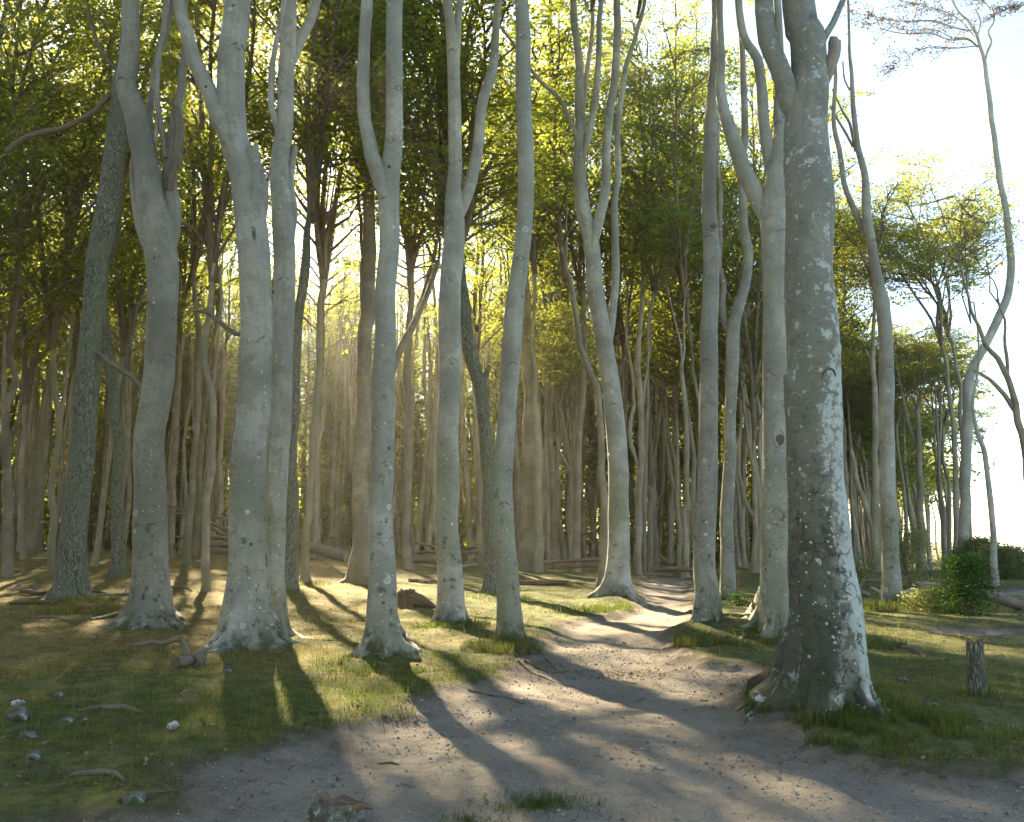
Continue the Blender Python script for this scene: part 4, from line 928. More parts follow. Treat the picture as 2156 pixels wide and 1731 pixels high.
mid('greenish slim trunk just right of the leaning path side beech', [('5', [(1752, 1742, 44), (1750, 1300, 40), (1765, 1000, 38), (1760, 800, 36), (1745, 600, 32), (1745, 450, 28), (1770, 250, 26), (1780, 0, 22)])],
    br=[dict(c='5', p=[(1745, 1120, 30), (1705, 970, 28), (1700, 880, 26), (1730, 780, 24), (1720, 650, 20), (1690, 450, 16), (1680, 200, 12)], crown='small'), dict(c='A', p=[(1010, 900, 26), (1040, 540, 20), (1055, 200, 18), (1100, 0, 14)], crown='small')])
mid('short broken white snag at the end of the path', [('N', [(1388, 725, 66), (1382, 300, 54), (1400, 60, 48)]), ('A', [(1060, 1560, 46)])], mat='dead_wood', broken=True, dead=True, crown=None)
mid('trunk left of the white snag at the end of the path', [('N', [(1340, 712, 52), (1330, 400, 46)]), ('A', [(1010, 1700, 40), (1025, 1300, 35), (1040, 1000, 30), (1050, 500, 28), (1070, 200, 26), (1100, 0, 22)])])
mid('bulged trunk right of the white snag at the end of the path', [('N', [(1440, 645, 62), (1430, 300, 52), (1420, 120, 50)]), ('A', [(1080, 1450, 40), (1060, 1250, 30), (1065, 900, 22), (1090, 500, 16)])], br=[dict(c='A', p=[(1110, 1700, 26), (1140, 1600, 16), (1190, 1500, 8)], stub=True, jag=0.05, m='dead_wood')])
mid('left of the two thin trunks behind the fallen log at the end of the path', [('N', [(1568, 640, 42), (1572, 200, 36)]), ('A', [(1225, 1500, 32), (1195, 1250, 26), (1180, 900, 20), (1210, 500, 16)])])
mid('right of the two thin trunks behind the fallen log at the end of the path', [('N', [(1645, 650, 44), (1640, 200, 38)]), ('A', [(1265, 1450, 36), (1225, 1250, 34), (1185, 1100, 26), (1175, 850, 20), (1165, 500, 16)])], br=[dict(c='A', p=[(1230, 1270, 24), (1245, 1050, 16), (1270, 850, 12)], crown='small')])
mid('white barked trunk at the end of the path, left of the straight single beech', [('N', [(1705, 760, 84), (1705, 600, 54), (1710, 100, 44)]), ('A', [(1355, 1731, 45), (1350, 1400, 38), (1335, 1000, 36), (1310, 650, 30), (1320, 500, 22), (1330, 300, 18), (1330, 0, 14)])], br=[dict(c='A', p=[(1315, 680, 20), (1290, 450, 14), (1250, 280, 12), (1215, 100, 8)], crown='small')])
mid('wavy dark stem half hidden behind the straight single beech', [('A', [(1455, 2200, 34), (1450, 1400, 30), (1440, 1020, 26), (1410, 750, 28), (1385, 600, 26), (1365, 350, 26), (1350, 150, 28), (1340, 0, 24)])])
mid('pale wavy trunk between the thin forked beech and the broad forked beech', [('6', [(575, 1725, 58), (588, 1400, 46), (560, 1150, 40), (525, 900, 36), (495, 650, 34), (480, 450, 30), (510, 250, 28), (540, 150, 20)])],
    br=[dict(c='6', p=[(560, 1420, 34), (495, 1290, 26), (462, 1050, 24), (480, 850, 18), (470, 700, 14)], crown='small'), dict(c='6', p=[(590, 1350, 28), (585, 1000, 22), (575, 700, 20), (590, 520, 16)], crown='small')])
mid('thin far trunk beside the pale wavy one, right of the thin forked beech', [('6', [(490, 1695, 32), (492, 1500, 28), (500, 1200, 24), (510, 900, 20)])])
mid('bowed double trunk right of the biggest trunk, sweeping left as it rises', [('6', [(1195, 1695, 74), (1178, 1480, 62), (1110, 1300, 48), (1065, 1050, 44), (1045, 800, 38), (1035, 500, 34), (1025, 250, 28), (1020, 50, 20)])], crown='thin', sides=16, top=17)
mid('tall thin trunk left of the pale clearing beech, with a low side stem', [('6', [(1248, 1722, 56), (1236, 1500, 48), (1240, 1000, 34), (1225, 600, 28), (1225, 400, 22), (1230, 100, 16)])], crown='thin', top=16,
    br=[dict(c='6', p=[(1232, 1500, 40), (1180, 1350, 36), (1130, 1180, 30), (1100, 1030, 22)], stub=True, jag=0.2), dict(c='6', p=[(1228, 560, 20), (1190, 480, 13), (1165, 400, 12), (1230, 260, 8)], crown='wisp', h=3)])
mid('spindly tree with a wispy top just right of the pale clearing beech', [('6', [(1452, 1680, 26), (1450, 1200, 22), (1425, 900, 20), (1390, 680, 16), (1375, 520, 10)])], crown='wisp', top=8)
mid('slender coast tree under the broad flat crown at right, left stem of the pair', [('6', [(1692, 1640, 36), (1692, 1200, 30), (1680, 900, 26), (1650, 700, 24), (1640, 550, 20), (1610, 400, 18)])], crown='coast', top=21.5, crown_w=1.2, depth=50)
mid('coast tree behind the bowing bare one, right stem of the pair under the flat crown', [('6', [(1765, 1620, 36), (1755, 1200, 30), (1725, 900, 24), (1720, 700, 22), (1690, 520, 18), (1650, 350, 14)])], crown='coast', top=22.0, crown_w=1.25, depth=52)
mid('coast tree whose limbs lean in from the right edge of the picture', [('6', [(2110, 1560, 46), (2090, 1100, 42), (2040, 850, 36), (2015, 740, 34), (1965, 600, 30), (1930, 520, 28), (1870, 460, 24), (1820, 340, 20), (1770, 240, 16)])], crown='wisp', top=11, depth=32,
    br=[dict(c='6', p=[(2030, 830, 34), (1985, 755, 28), (1940, 700, 26), (1880, 640, 22), (1800, 585, 18)], grow=False), dict(c='6', p=[(2000, 690, 26), (1985, 600, 20), (1970, 450, 18), (1975, 300, 14), (1930, 180, 12)], crown='wisp', h=2.5)])

# leafy twigs trailing left from the wind swept top
bare = [o for o in COL.objects if o.get('label', '').startswith('tall bare coast beech')][0]
def trailing(root, lines, n, seed):
    rng = np.random.default_rng(seed); D = root.location.y; O = np.array(root.location); mt = MB(); ml = MB(); C = []
    for pts in lines:
        P = np.array([at_depth(u, v, D)[0] - O for u, v in pts]); P[:, 1] += np.linspace(0, 1, len(P)) * rng.normal(0, 1.0)
        Q, _ = spline(P, np.ones(len(P)), 0.12)
        tube(mt, P, np.linspace(0.035, 0.006, len(P)), 6, 0.3)
        for k in range(n):
            i = int(len(Q) * (0.12 + 0.88 * rng.random() ** 0.8)) - 1; L = rng.uniform(0.4, 1.3)
            d = np.array([rng.normal(-0.75, 0.45), rng.normal(0, 0.55), rng.normal(-0.05, 0.42)]); d /= np.linalg.norm(d)
            q = Q[i] + d[None] * L * np.linspace(0, 1, 4)[:, None] + np.cumsum(rng.normal(0, 0.05, (4, 3)), 0); q[0] = Q[i]
            tube(mt, q, [0.018, 0.014, 0.011, 0.007], 3, 1.0)
            m = rng.integers(6, 22); f = rng.random(m)[:, None]
            C.append(q[0] * (1 - f) + q[-1] * f + rng.normal(0, 0.10, (m, 3)))
    mt.build('twig', 'beech_bark_far', root)['kind'] = 'stuff'
    C = np.concatenate(C); leaves(ml, C, 0.13, rng, 0.6, 0, np.clip(rng.normal(0.5, 0.22, len(C)), 0, 1)); ml.build('foliage', 'dry_leaf', root, True, True)['kind'] = 'stuff'
trailing(bare, [[(2066, 105), (2035, 84), (2000, 86), (1960, 72), (1900, 76), (1850, 64), (1800, 70)], [(2045, 66), (2010, 58), (1960, 44), (1890, 46), (1830, 34), (1790, 30)],
                [(2055, 80), (2015, 30), (1960, 5), (1900, -15)], [(2062, 96), (2010, 100), (1960, 96), (1905, 118), (1875, 150)], [(2080, 40), (2110, 30), (2140, 34)], [(2086, 20), (2060, -30), (2000, -60)]], 38, 5)

# ------------------------------------------------------------------ the crowd of trees further back
TRUNK = []
for k in range(9):
    rng = np.random.default_rng(300 + k); mb = MB()
    n = 9; z = np.linspace(-0.4, 9.0, n)
    w = np.cumsum(rng.normal(0, 0.10, (n, 2)), 0) + np.linspace(0, 1, n)[:, None] * rng.normal(0, 0.35, 2); w -= w[1]
    P = np.stack([w[:, 0], w[:, 1], z], -1); R = np.linspace(0.19, 0.105, n)
    fn, _, _ = flare_fn(0.6, 0.3, k, 0.0, 5)
    tube(mb, P, R, 12, 0.5, 0.06, k, fn)
    if k % 2:
        i = 4 + k % 3; q = np.linspace(0, 1, 5); a = rng.random() * 6.28
        bp = np.stack([P[i][0] + np.cos(a) * (0.9 * q ** 0.6), P[i][1] + np.sin(a) * (0.9 * q ** 0.6), P[i][2] - 0.2 + 5.5 * q], -1); bp[0] = P[i] - np.array([0, 0, 0.2])
        tube(mb, bp, np.linspace(0.11, 0.05, 5), 9, 0.5, 0.05, k)
    TRUNK.append((mb.mesh('trunk', 'beech_bark_far'), P[-1]))
def free(x, y, dmin):
    return all((x - t[0]) ** 2 + (y - t[1]) ** 2 > (dmin + t[2]) ** 2 for t in TREES)
def generic(x, y, label, group, kind, hb, top, girth=1.0, cw=1.0):
    z = float(ground_z(np.array([x]), np.array([y]))[0])
    t = thing('beech_tree', label, 'tree', (x, y, z), group)
    if kind != 'coast': t.rotation_euler = (0, 0, rnd.uniform(0, 6.28))
    me, e = TRUNK[rnd.randrange(len(TRUNK))]
    o = link('trunk', me, t); o.scale = (girth, girth, hb / 9.0)
    add_crown(t, kind, (e[0] * girth, e[1] * girth, hb * (0.98 if kind != 'low' else 0.45)), top - hb * (1 if kind != 'low' else 0.45), cw)
    tone = rnd.random()
    for ch in t.children: ch.color = (tone, tone, tone, 1)
    TREES.append((x, y, 0.2))
    return t
cnt = 0
def uof(x, y): return CX + F * x / y
LIT = (-9.5, 5.5, 20.5, 33.0)     # the strip of open floor the low sun reaches
def shades_strip(x, y, hb, top):
    for zz in np.linspace(hb, top, 6):
        gx, gy = x + 0.54 * zz, y - 1.72 * zz
        if LIT[0] < gx < LIT[1] and LIT[2] < gy < LIT[3]: return True
        if 4.5 < gx < 10 and 11 < gy < 18: return True
    return False
def hides_sun(x, y, hb, top):
    s_ = y / SUNV[1]; zz = EYE + s_ * SUNV[2]; return abs(x - s_ * SUNV[0]) < 2.6 and hb - 1 < zz < top + 1
GAPS = [(-999, 'left of the oak'), (157, 'between the oak and the twisted beech'), (316, 'between the twisted beech and the widest trunk'), (523, 'between the widest trunk and the lone Y fork'),
        (803, 'between the lone Y fork and the green tinged beech'), (943, 'between the green tinged beech and the bent beech'), (1062, 'between the bent beech and the leaning path side beech'),
        (1302, 'between the leaning path side beech and the straight one'), (1487, 'between the straight beech and the broad forked one'), (1637, 'between the broad forked beech and the biggest trunk'),
        (1750, 'between the biggest trunk and the clearing beech'), (1875, 'between the clearing beech and the bowing coast beech'), (2032, 'right of the bowing coast beech')]
def gap_of(u): return [g for g in GAPS if u >= g[0]][-1][1]
tries = 0
while cnt < 215 and tries < 9000:
    tries += 1
    y = 33 + (rnd.random() ** 0.8) * 62
    x = rnd.uniform(-0.66 * y - 12, 0.50 * y)
    u = uof(x, y)
    if x > coast_x(y) - 2.0 - 5 * (y > 60): continue
    if u > 1500 and y < 46: continue
    if 1130 < u < 1500 and y < 44: continue
    if 620 < u < 1130 and y < 43: continue
    if u < 620 and y < 37: continue
    if u > 1905 and rnd.random() < 0.5: continue
    if not free(x, y, 1.7 if y < 60 else 1.4): continue
    zi = 0 if u < 620 else (1 if u < 1080 else (2 if u < 1790 else 3))
    if zi == 3: kind = 'coast'; hb = rnd.uniform(8.5, 11) ; top = hb + rnd.uniform(4, 6)
    else:
        kind = 'wood' if rnd.random() < 0.55 else 'thin'
        if y > 72 and rnd.random() < 0.3: kind = 'low'; top = rnd.uniform(17, 22)
        hb = rnd.uniform(8.5, 13.0); top = hb + rnd.uniform(11.5, 15.5)
        if hides_sun(x, y, hb, top): continue
        if shades_strip(x, y, hb + 1, top - 1):
            if rnd.random() < 0.68: continue
            kind = 'thin'; hb = rnd.uniform(9, 11.5)
    girth = rnd.uniform(0.7, 1.35); gw = 'stout ' if girth > 1.12 else ('' if girth > 0.88 else 'slender ')
    near = gw + ('pale far trunk' if y < 58 else 'distant trunk')
    if zi == 3: near = 'wind bent far coast tree' if y < 70 else 'slim distant coast tree'
    generic(x, y, near + ' seen ' + gap_of(u), near + 's ' + gap_of(u), kind, hb, top, girth, rnd.uniform(0.85, 1.15))
    cnt += 1
for (u, y) in [(30, 31), (-70, 29), (120, 34), (-160, 33), (215, 37), (60, 40), (262, 41), (1395, 43), (1462, 46), (1580, 44), (1745, 47), (1560, 50), (1425, 50)]:
    x = (u - CX) / F * y
    if free(x, y, 0.9): generic(x, y, 'pale far trunk seen ' + gap_of(u), 'pale far trunks ' + gap_of(u), 'wood', rnd.uniform(7, 10), rnd.uniform(23, 27), rnd.uniform(0.7, 1.0), 1.1); cnt += 1
for k in range(40):
    y = 56 + 2.5 * k + rnd.uniform(-1, 1); x = y * (0.365 + 0.115 * min(1, (y - 56) / 92)) - rnd.uniform(0, 5) * (k % 2)
    if y > 84 and k % 2: continue
    if free(x, y, 1.0): generic(x, y, ('wind bent far coast tree' if y < 80 else 'slim distant coast tree') + ' seen ' + gap_of(uof(x, y)), ('wind bent far coast trees ' if y < 80 else 'slim distant coast trees ') + gap_of(uof(x, y)), 'coast', rnd.uniform(8.0, 10.0), rnd.uniform(13.0, 15.5), rnd.uniform(0.6, 0.9), 1.25); cnt += 1
print('generic trees', cnt, 'tries', tries)

# ------------------------------------------------------------------ the wood beyond that reads as one mass
def far_wood():
    rng = np.random.default_rng(77); mb = MB()
    for k in range(710):
        y = 66 + 84 * rng.random() ** 1.15; x = rng.uniform(-0.72 * y - 25, min(0.47 * y + 4, 0.40 * y + 6))
        z = float(ground_z(np.array([x]), np.array([y]))[0]); h = rng.uniform(12, 18)
        w = np.cumsum(rng.normal(0, 0.25, (4, 2)), 0); w[0] = 0
        P = np.stack([x + w[:, 0], y + w[:, 1], z + np.array([-0.3, h * .33, h * .66, h])], -1)
        tube(mb, P, np.linspace(0.2, 0.07, 4) * rng.uniform(0.7, 1.3), 5, 6, 0, 0, smooth_pts=False)
        edge = x > 0.30 * y
        nb = 38; lo = 0.5 if edge else 0.04
        hh = z + h * (lo + (1.25 - lo) * rng.random(nb) ** 1.35); aa = rng.random(nb) * 6.28; rr = rng.random(nb) ** 0.5 * 3.2
        for i in range(nb):
            c = np.array([x + math.cos(aa[i]) * rr[i], y + math.sin(aa[i]) * rr[i], hh[i]])
            leaves(mb, c + rng.normal(0, 1, (13, 3)) * np.array([0.8, 0.8, 0.3]), 0.42, rng, 0.7, 1, np.clip(rng.normal(0.42, 0.22, 13), 0, 1))
    k = 0
    while k < 480:
        y = 50 + 75 * rng.random() ** 0.9; x = rng.uniform(-0.64 * y - 6, 0.40 * y)
        u = uof(x, y)
        if (u > 1330 and y < 62) or not free(x, y, 0.55): continue
        k += 1; z = float(ground_z(np.array([x]), np.array([y]))[0]); h = rng.uniform(14, 21); w = np.cumsum(rng.normal(0, 0.22, (6, 2)), 0); w[0] = 0
        tube(mb, np.stack([x + w[:, 0], y + w[:, 1], z + h * np.linspace(-0.02, 1, 6)], -1), np.linspace(0.17, 0.06, 6) * rng.uniform(0.55, 1.25), 6, 6, 0, 0, smooth_pts=False)
    o = mb.build('distant_wood', ['beech_bark_far', 'beech_leaf'], None, True, True); tag(o, 'mass of the far wood seen as one between the nearer trunks', 'wood', kind='stuff')
far_wood()
def unseen_wood():  # out-of-view trees added to keep skylight off the trunks' left sides
    rng = np.random.default_rng(78); mb = MB(); k = 0
    while k < 170:
        x, y = rng.uniform(-48, 4), rng.uniform(-46, 30)
        if y > -9 and x > -13 - 0.68 * max(y, 0): continue
        if y > -14 and x > -9: continue
        k += 1
        z = float(ground_z(np.array([x]), np.array([y]))[0]); h = rng.uniform(15, 19)
        w = np.cumsum(rng.normal(0, 0.25, (4, 2)), 0); w[0] = 0
        tube(mb, np.stack([x + w[:, 0], y + w[:, 1], z + np.array([-0.3, h * .33, h * .66, h])], -1), np.linspace(0.22, 0.07, 4), 6, 6, 0, 0, smooth_pts=False)
        for i in range(30):
            a, r = rng.random() * 6.28, 3.4 * rng.random() ** 0.5
            c = np.array([x + math.cos(a) * r, y + math.sin(a) * r, z + h * rng.uniform(0.30, 1.22)])
            leaves(mb, c + rng.normal(0, 1, (12, 3)) * np.array([0.8, 0.8, 0.35]), 0.5, rng, 0.7, 1, np.clip(rng.normal(0.42, 0.2, 12), 0, 1))
    tag(mb.build('unseen_wood', ['beech_bark_far', 'beech_leaf'], None, True, True), 'unseen beech wood added left of and behind the camera to block skylight', 'wood', kind='stuff')
unseen_wood()

# ------------------------------------------------------------------ ground
def axis(parts):
    out = [parts[0][0]]
    for (a, b, s0, s1) in parts:
        x = a
        while x < b - 1e-6:
            t = (x - a) / (b - a); x = min(b, x + s0 * (1 - t) + s1 * t); out.append(x)
    return np.array(sorted(set(np.round(out, 4))))
def make_ground():
    xs = axis([(-420, -60, 40, 6), (-60, -14, 5, 0.35), (-14, -7, 0.3, 0.09), (-7, 7, 0.07, 0.07), (7, 14, 0.09, 0.3), (14, 40, 0.35, 2), (40, 100, 2, 4), (100, 700, 5, 60)])
    ys = axis([(-90, -6, 20, 1.0), (-6, 3.5, 0.8, 0.12), (3.5, 9, 0.05, 0.07), (9, 20, 0.07, 0.16), (20, 50, 0.16, 0.8), (50, 160, 1, 8), (160, 800, 10, 60)])
    X, Y = np.meshgrid(xs, ys); nx, ny = len(xs), len(ys)
    pd = path_d(X, Y); Z = ground_z(X, Y, pd)
    # the dry ochre carpet under the wood on the left, greener towards the path and the coast
    oc = 0.62 * sst(2, -7, X + (Y - 15) * 0.12) * sst(8.5, 13, Y) + 0.22
    oc = oc + 0.25 * sst(38, 50, Y) * sst(10, 2, X)
    V = np.stack([X, Y, Z], -1).reshape(-1, 3)
    i = (np.arange(ny - 1)[:, None] * nx + np.arange(nx - 1)[None]).ravel()
    F4 = np.stack([i, i + 1, i + nx + 1, i + nx], -1)
    fp = pd.ravel()[F4].mean(1) > 0.0
    for nm, sel in (('ground', ~fp), ('path', fp)):
        f = F4[sel]; used = np.unique(f); mp = np.full(len(V), -1); mp[used] = np.arange(len(used))
        mb = MB(); mb.add(V[used], mp[f])
        me = mb.mesh(nm, 'forest_floor')
        for an_, arr in (('path', pd), ('ochre', oc)):
            a = me.attributes.new(an_, 'FLOAT', 'POINT'); a.data.foreach_set('value', arr.ravel()[used].astype(np.float32))
        tag(link(nm, me), kind='structure')
make_ground()
mb = MB(); mb.add([(-1500, 200, -14), (2200, 200, -14), (2200, 2400, -14), (-1500, 2400, -14)], [(0, 1, 2, 3)])
mb.add([(30, -300, -14), (2200, -300, -14), (2200, 200, -14), (30, 200, -14)], [(0, 1, 2, 3)])
tag(mb.build('sea', 'sea_water', None, False), kind='structure')

# ------------------------------------------------------------------ grass, fallen leaves, gravel
def gz(x, y): return ground_z(x, y)
def blades(name, label, X, Y, hgt, wid, rng, tint, seg2=True, lean=0.45):
    n = len(X); Z = gz(X, Y)
    a = rng.random(n) * 2 * PI; b = rng.random(n) * 2 * PI
    dx, dy = np.cos(a) * wid * 0.5, np.sin(a) * wid * 0.5
    ln = hgt * np.abs(rng.normal(0, lean, n)); lx, ly = np.cos(b) * ln, np.sin(b) * ln
    B = np.stack([X, Y, Z - 0.01], -1); S = np.stack([dx, dy, np.zeros(n)], -1)
    hz = hgt * np.sqrt(np.clip(1 - (ln / (hgt * 1.6)) ** 2, 0.25, 1))
    M = B + np.stack([lx * 0.35, ly * 0.35, hz * 0.6], -1); T = B + np.stack([lx, ly, hz], -1)
    mb = MB()
    if seg2:
        V = np.stack([B - S, B + S, M + S * 0.7, M - S * 0.7, T], 1).reshape(-1, 3); k = np.arange(n) * 5
        mb.add(V, np.stack([k, k + 1, k + 2, k + 3], -1), np.stack([k + 3, k + 2, k + 4], -1), tint=np.repeat(tint, 5))
    else:
        V = np.stack([B - S, B + S, T], 1).reshape(-1, 3); k = np.arange(n) * 3
        mb.add(V, None, np.stack([k, k + 1, k + 2], -1), tint=np.repeat(tint, 3))
    o = mb.build(name, 'grass_blade', None, True, True); tag(o, label, 'grass', kind='stuff')
def sample(n, y0, y1, rng, xm=0.64):
    # even by area of the wedge in front of the camera
    y = np.sqrt(rng.random(n) * (y1 * y1 - y0 * y0) + y0 * y0); x = (rng.random(n) * 2 - 1) * (xm * y + 0.6)
    return x, y
def keep_grass(x, y, rng, lush):
    pd = path_d(x, y); dens = sst(0.12, -0.25, pd)
    patch = fbm(x * 1.1 + 3, y * 1.1, 3); och = sst(0, -6, x + (y - 15) * 0.12) * sst(9.5, 13, y)
    dens = dens * sst(0.40, 0.62, patch + 0.05 - 0.10 * och)
    return rng.random(len(x)) < dens * lush, pd, och
rng = np.random.default_rng(21)
x, y = sample(230000, 4.2, 13, rng); k, pd, och = keep_grass(x, y, rng, 0.75)
x, y, pd, och = x[k], y[k], pd[k], och[k]
edge = sst(-0.9, -0.1, pd)
ti = np.clip(rng.normal(0.33, 0.2, len(x)) + 0.40 * och * (fbm(x * .8, y * .8, 3) > 0.45) + 0.35 * (rng.random(len(x)) < 0.14) + 0.25 * (fbm(x * 0.9 + 7, y * 0.9, 3) - 0.5), 0, 1)
blades('grass', 'short green grass on the near banks of the path', x, y, rng.gamma(2.2, 0.016, len(x)) + 0.010 + 0.03 * edge * rng.random(len(x)), rng.uniform(0.003, 0.006, len(x)), rng, ti, True, 0.95)
x, y = sample(260000, 13, 34, rng); k, pd, och = keep_grass(x, y, rng, 0.7)
x, y, pd, och = x[k], y[k], pd[k], och[k]
ti = np.clip(rng.normal(0.40, 0.2, len(x)) + 0.40 * och * (fbm(x * .5, y * .5, 3) > 0.40), 0, 1)
blades('grass', 'grass and moss on the sunlit floor under the trees', x, y, rng.gamma(2.2, 0.016, len(x)) + 0.012, rng.uniform(0.006, 0.012, len(x)), rng, ti, False, 0.8)
# long tufts round the trunks and dry stalks
tx = []; ty = []; tt = []; th_ = []
TUFTS = [((1725, 1492), 1.0, 7000, 0.13, 0.36), ((1485, 1335), 0.75, 3400, 0.14, 0.42), ((1300, 1272), 0.95, 2200, 0.13, 0.25), ((1075, 1352), 0.6, 2200, 0.15, 0.62), ((948, 1318), 0.6, 1200, 0.13, 0.35), ((805, 1388), 0.6, 900, 0.09, 0.3),
         ((150, 1268), 0.9, 1500, 0.16, 0.60), ((210, 1290), 1.0, 2200, 0.20, 0.66), ((1885, 1278), 1.3, 2600, 0.20, 0.30), ((1640, 1330), 0.6, 900, 0.10, 0.4), ((1135, 1697), 0.30, 1100, 0.055, 0.22), ((985, 1728), 0.16, 240, 0.04, 0.2), ((2057, 1462), 0.22, 420, 0.11, 0.35),
         ((1600, 1490), 0.7, 2400, 0.12, 0.22), ((1790, 1530), 1.1, 3800, 0.10, 0.2), ((1990, 1560), 1.1, 3200, 0.09, 0.24), ((1830, 1360), 0.45, 900, 0.14, 0.12), ((620, 1215), 1.0, 500, 0.16, 0.35), ((1040, 1258), 0.9, 600, 0.12, 0.3),
         ((700, 1470), 1.6, 2600, 0.11, 0.30), ((480, 1480), 1.6, 1500, 0.10, 0.3), ((900, 1410), 1.2, 1800, 0.10, 0.32), ((360, 1600), 0.9, 1400, 0.10, 0.35)]
for (uv, r, n, hh, tm) in TUFTS:
    px, py, _ = place(*uv); a = rng.random(n) * 6.283; rr = r * np.sqrt(rng.random(n)) * 1.15 if r > 0.35 else r * 1.25 * np.abs(rng.normal(0, 0.6, n)) * (0.7 + 0.6 * vnoise(np.cos(a) * 2 + 30 + px, np.sin(a) * 2 + 30))
    qx = px + np.cos(a) * rr * 1.1; qy = py + np.sin(a) * rr * 0.8
    clump = (fbm(qx * 5, qy * 5, 2) > 0.46) | (r < 0.35); inpath = path_d(qx, qy) < (0.05 if py > 6.3 else 9)
    s = clump & inpath
    tx.append(qx[s]); ty.append(qy[s]); th_.append(hh * rng.uniform(0.35, 1.25, s.sum())); tt.append(np.clip(rng.normal(tm, 0.2, s.sum()), 0, 1))
tx, ty, th_, tt = map(np.concatenate, (tx, ty, th_, tt))
blades('grass_tufts', 'longer tufts of grass and dry stalks round the trunk feet', tx, ty, th_, 0.003 + 0.00055 * ty, rng, tt, True, 0.6)
x, y = sample(9000, 4.2, 22, rng); k, pd, och = keep_grass(x, y, rng, 0.8); k = k | ((rng.random(len(x)) < 0.10) & (pd < 0)); x, y = x[k], y[k]
blades('dry_stalks', 'dry straw stalks strewn through the turf', x, y, rng.uniform(0.08, 0.24, len(x)), 0.0022 + 0.00035 * y, rng, np.clip(rng.normal(0.86, 0.12, len(x)), 0, 1), True, 1.1)
# fallen leaves
x, y = sample(16000, 4.2, 26, rng); pd = path_d(x, y); s = rng.random(len(x)) < np.where(pd < 0, 0.55, 0.10)
x, y = x[s], y[s]; mb = MB(); leaves(mb, np.stack([x, y, gz(x, y) + 0.014], -1), 0.044, rng, 0.4, 0, rng.random(len(x)), 0.62)
for (uv, n, sx, sy) in [((1290, 1424), 900, 0.9, 0.35), ((1500, 1440), 260, 0.7, 0.4), ((1560, 1425), 240, 0.5, 0.2), ((700, 1560), 260, 0.9, 0.3), ((1110, 1400), 300, 0.3, 0.3), ((1750, 1600), 260, 1.2, 0.3), ((330, 1640), 320, 0.8, 0.4), ((2000, 1640), 200, 0.8, 0.3)]:
    px, py, _ = place(*uv); x = px + rng.normal(0, sx, n) * 0.7; y = py + rng.normal(0, sy, n) * 0.7
    leaves(mb, np.stack([x, y, gz(x, y) + 0.008], -1), 0.032, rng, 0.35, 0, rng.random(n) * 0.55, 0.45)
x, y = sample(5200, 4.2, 18, rng); pd = path_d(x, y); s = rng.random(len(x)) < np.where(pd < 0, 0.35, 0.55) * np.where(fbm(x * 0.9, y * 0.9, 3) > 0.47, 1, 0.25); x, y = x[s], y[s]
leaves(mb, np.stack([x, y, gz(x, y) + 0.008], -1), 0.095, rng, 0.12, 0, rng.random(len(x)) * 0.4, 0.10)
tag(mb.build('leaf_litter', 'fallen_leaf', None, False, True), 'brown fallen leaves scattered over the grass', 'leaves', kind='stuff')
# gravel on the path
x, y = sample(42000, 4.2, 16, rng); pd = path_d(x, y); s = (pd > 0.02) & (rng.random(len(x)) < 0.25 + 0.5 * (fbm(x * 0.7 + 2, y * 0.7, 3) > 0.5)); x, y = x[s], y[s]
r = 0.0035 + rng.gamma(1.5, 0.0034, len(x)); z = gz(x, y)
OCT = np.array([(1, 0, 0), (0, 1, 0), (-1, 0, 0), (0, -1, 0), (0, 0, 0.8), (0, 0, -0.8)])
V = (np.stack([x, y, z + r * 0.2], -1)[:, None] + OCT[None] * r[:, None, None] * rng.uniform(0.6, 1.3, (len(x), 6, 1))).reshape(-1, 3)
f = np.array([(0, 1, 4), (1, 2, 4), (2, 3, 4), (3, 0, 4)]); F3 = (np.arange(len(x))[:, None, None] * 6 + f[None]).reshape(-1, 3)
mb = MB(); mb.add(V, None, F3, tint=np.repeat(rng.random(len(x)), 6))
tag(mb.build('gravel', 'gravel_stone', None, False, True), 'loose grit and small stones on the path', 'gravel', kind='stuff')

# ------------------------------------------------------------------ fallen wood
def log(name, label, c, pts, mat, cat='log', depth=None, sides=12, jag=0.06, extra=(), lift=True, group=None, seed=None, capm='pale_wood', dy=0.0):
    q = cv(c, pts); sd = seed if seed is not None else len(label)
    if depth is None:
        v = max(p[1] + p[2] * 0.5 for p in q); u = sum(p[0] for p in q) / len(q); depth = place(u, v)[1]
    P = []; R = []
    for i, (u, v, w) in enumerate(q):
        p, mpp = at_depth(u, v, depth + 0.12 * math.sin(i * 1.7 + sd) * (dy == 0) + dy * (i / (len(q) - 1) - 0.5)); P.append(p); R.append(w * 0.5 * mpp)
    P = np.array(P); R = np.array(R)
    g0 = ground_z(P[:, 0], P[:, 1])
    if lift:     # let the lowest point rest on the ground
        low = np.min(P[:, 2] - R - g0); P[:, 2] -= low + 0.02
    O = np.array([P[:, 0].mean(), P[:, 1].mean(), float(np.min(P[:, 2] - R))])
    mb = MB(); tube(mb, P - O, R, sides, 0.2, 0.10, sd, jag=jag, capmi=1)
    if not extra:
        o = mb.build(name, [mat, capm], None, True, False, tuple(O)); tag(o, label, cat, group); return o
    t = thing(name, label, cat, tuple(O), group); mb.build('log', [mat, capm], t)
    for nm, pp in extra:
        e = cv(c, pp); EP = []; ER = []
        for (u, v, w) in e:
            p, mpp = at_depth(u, v, depth - 0.05); EP.append(p - O); ER.append(w * 0.5 * mpp)
        EP = np.array(EP)
        m2 = MB(); tube(m2, EP, np.array(ER), 9, 0.1, 0.15, sd + 1, jag=0.03, capmi=1); m2.build(nm, [mat, capm], t)
    return t
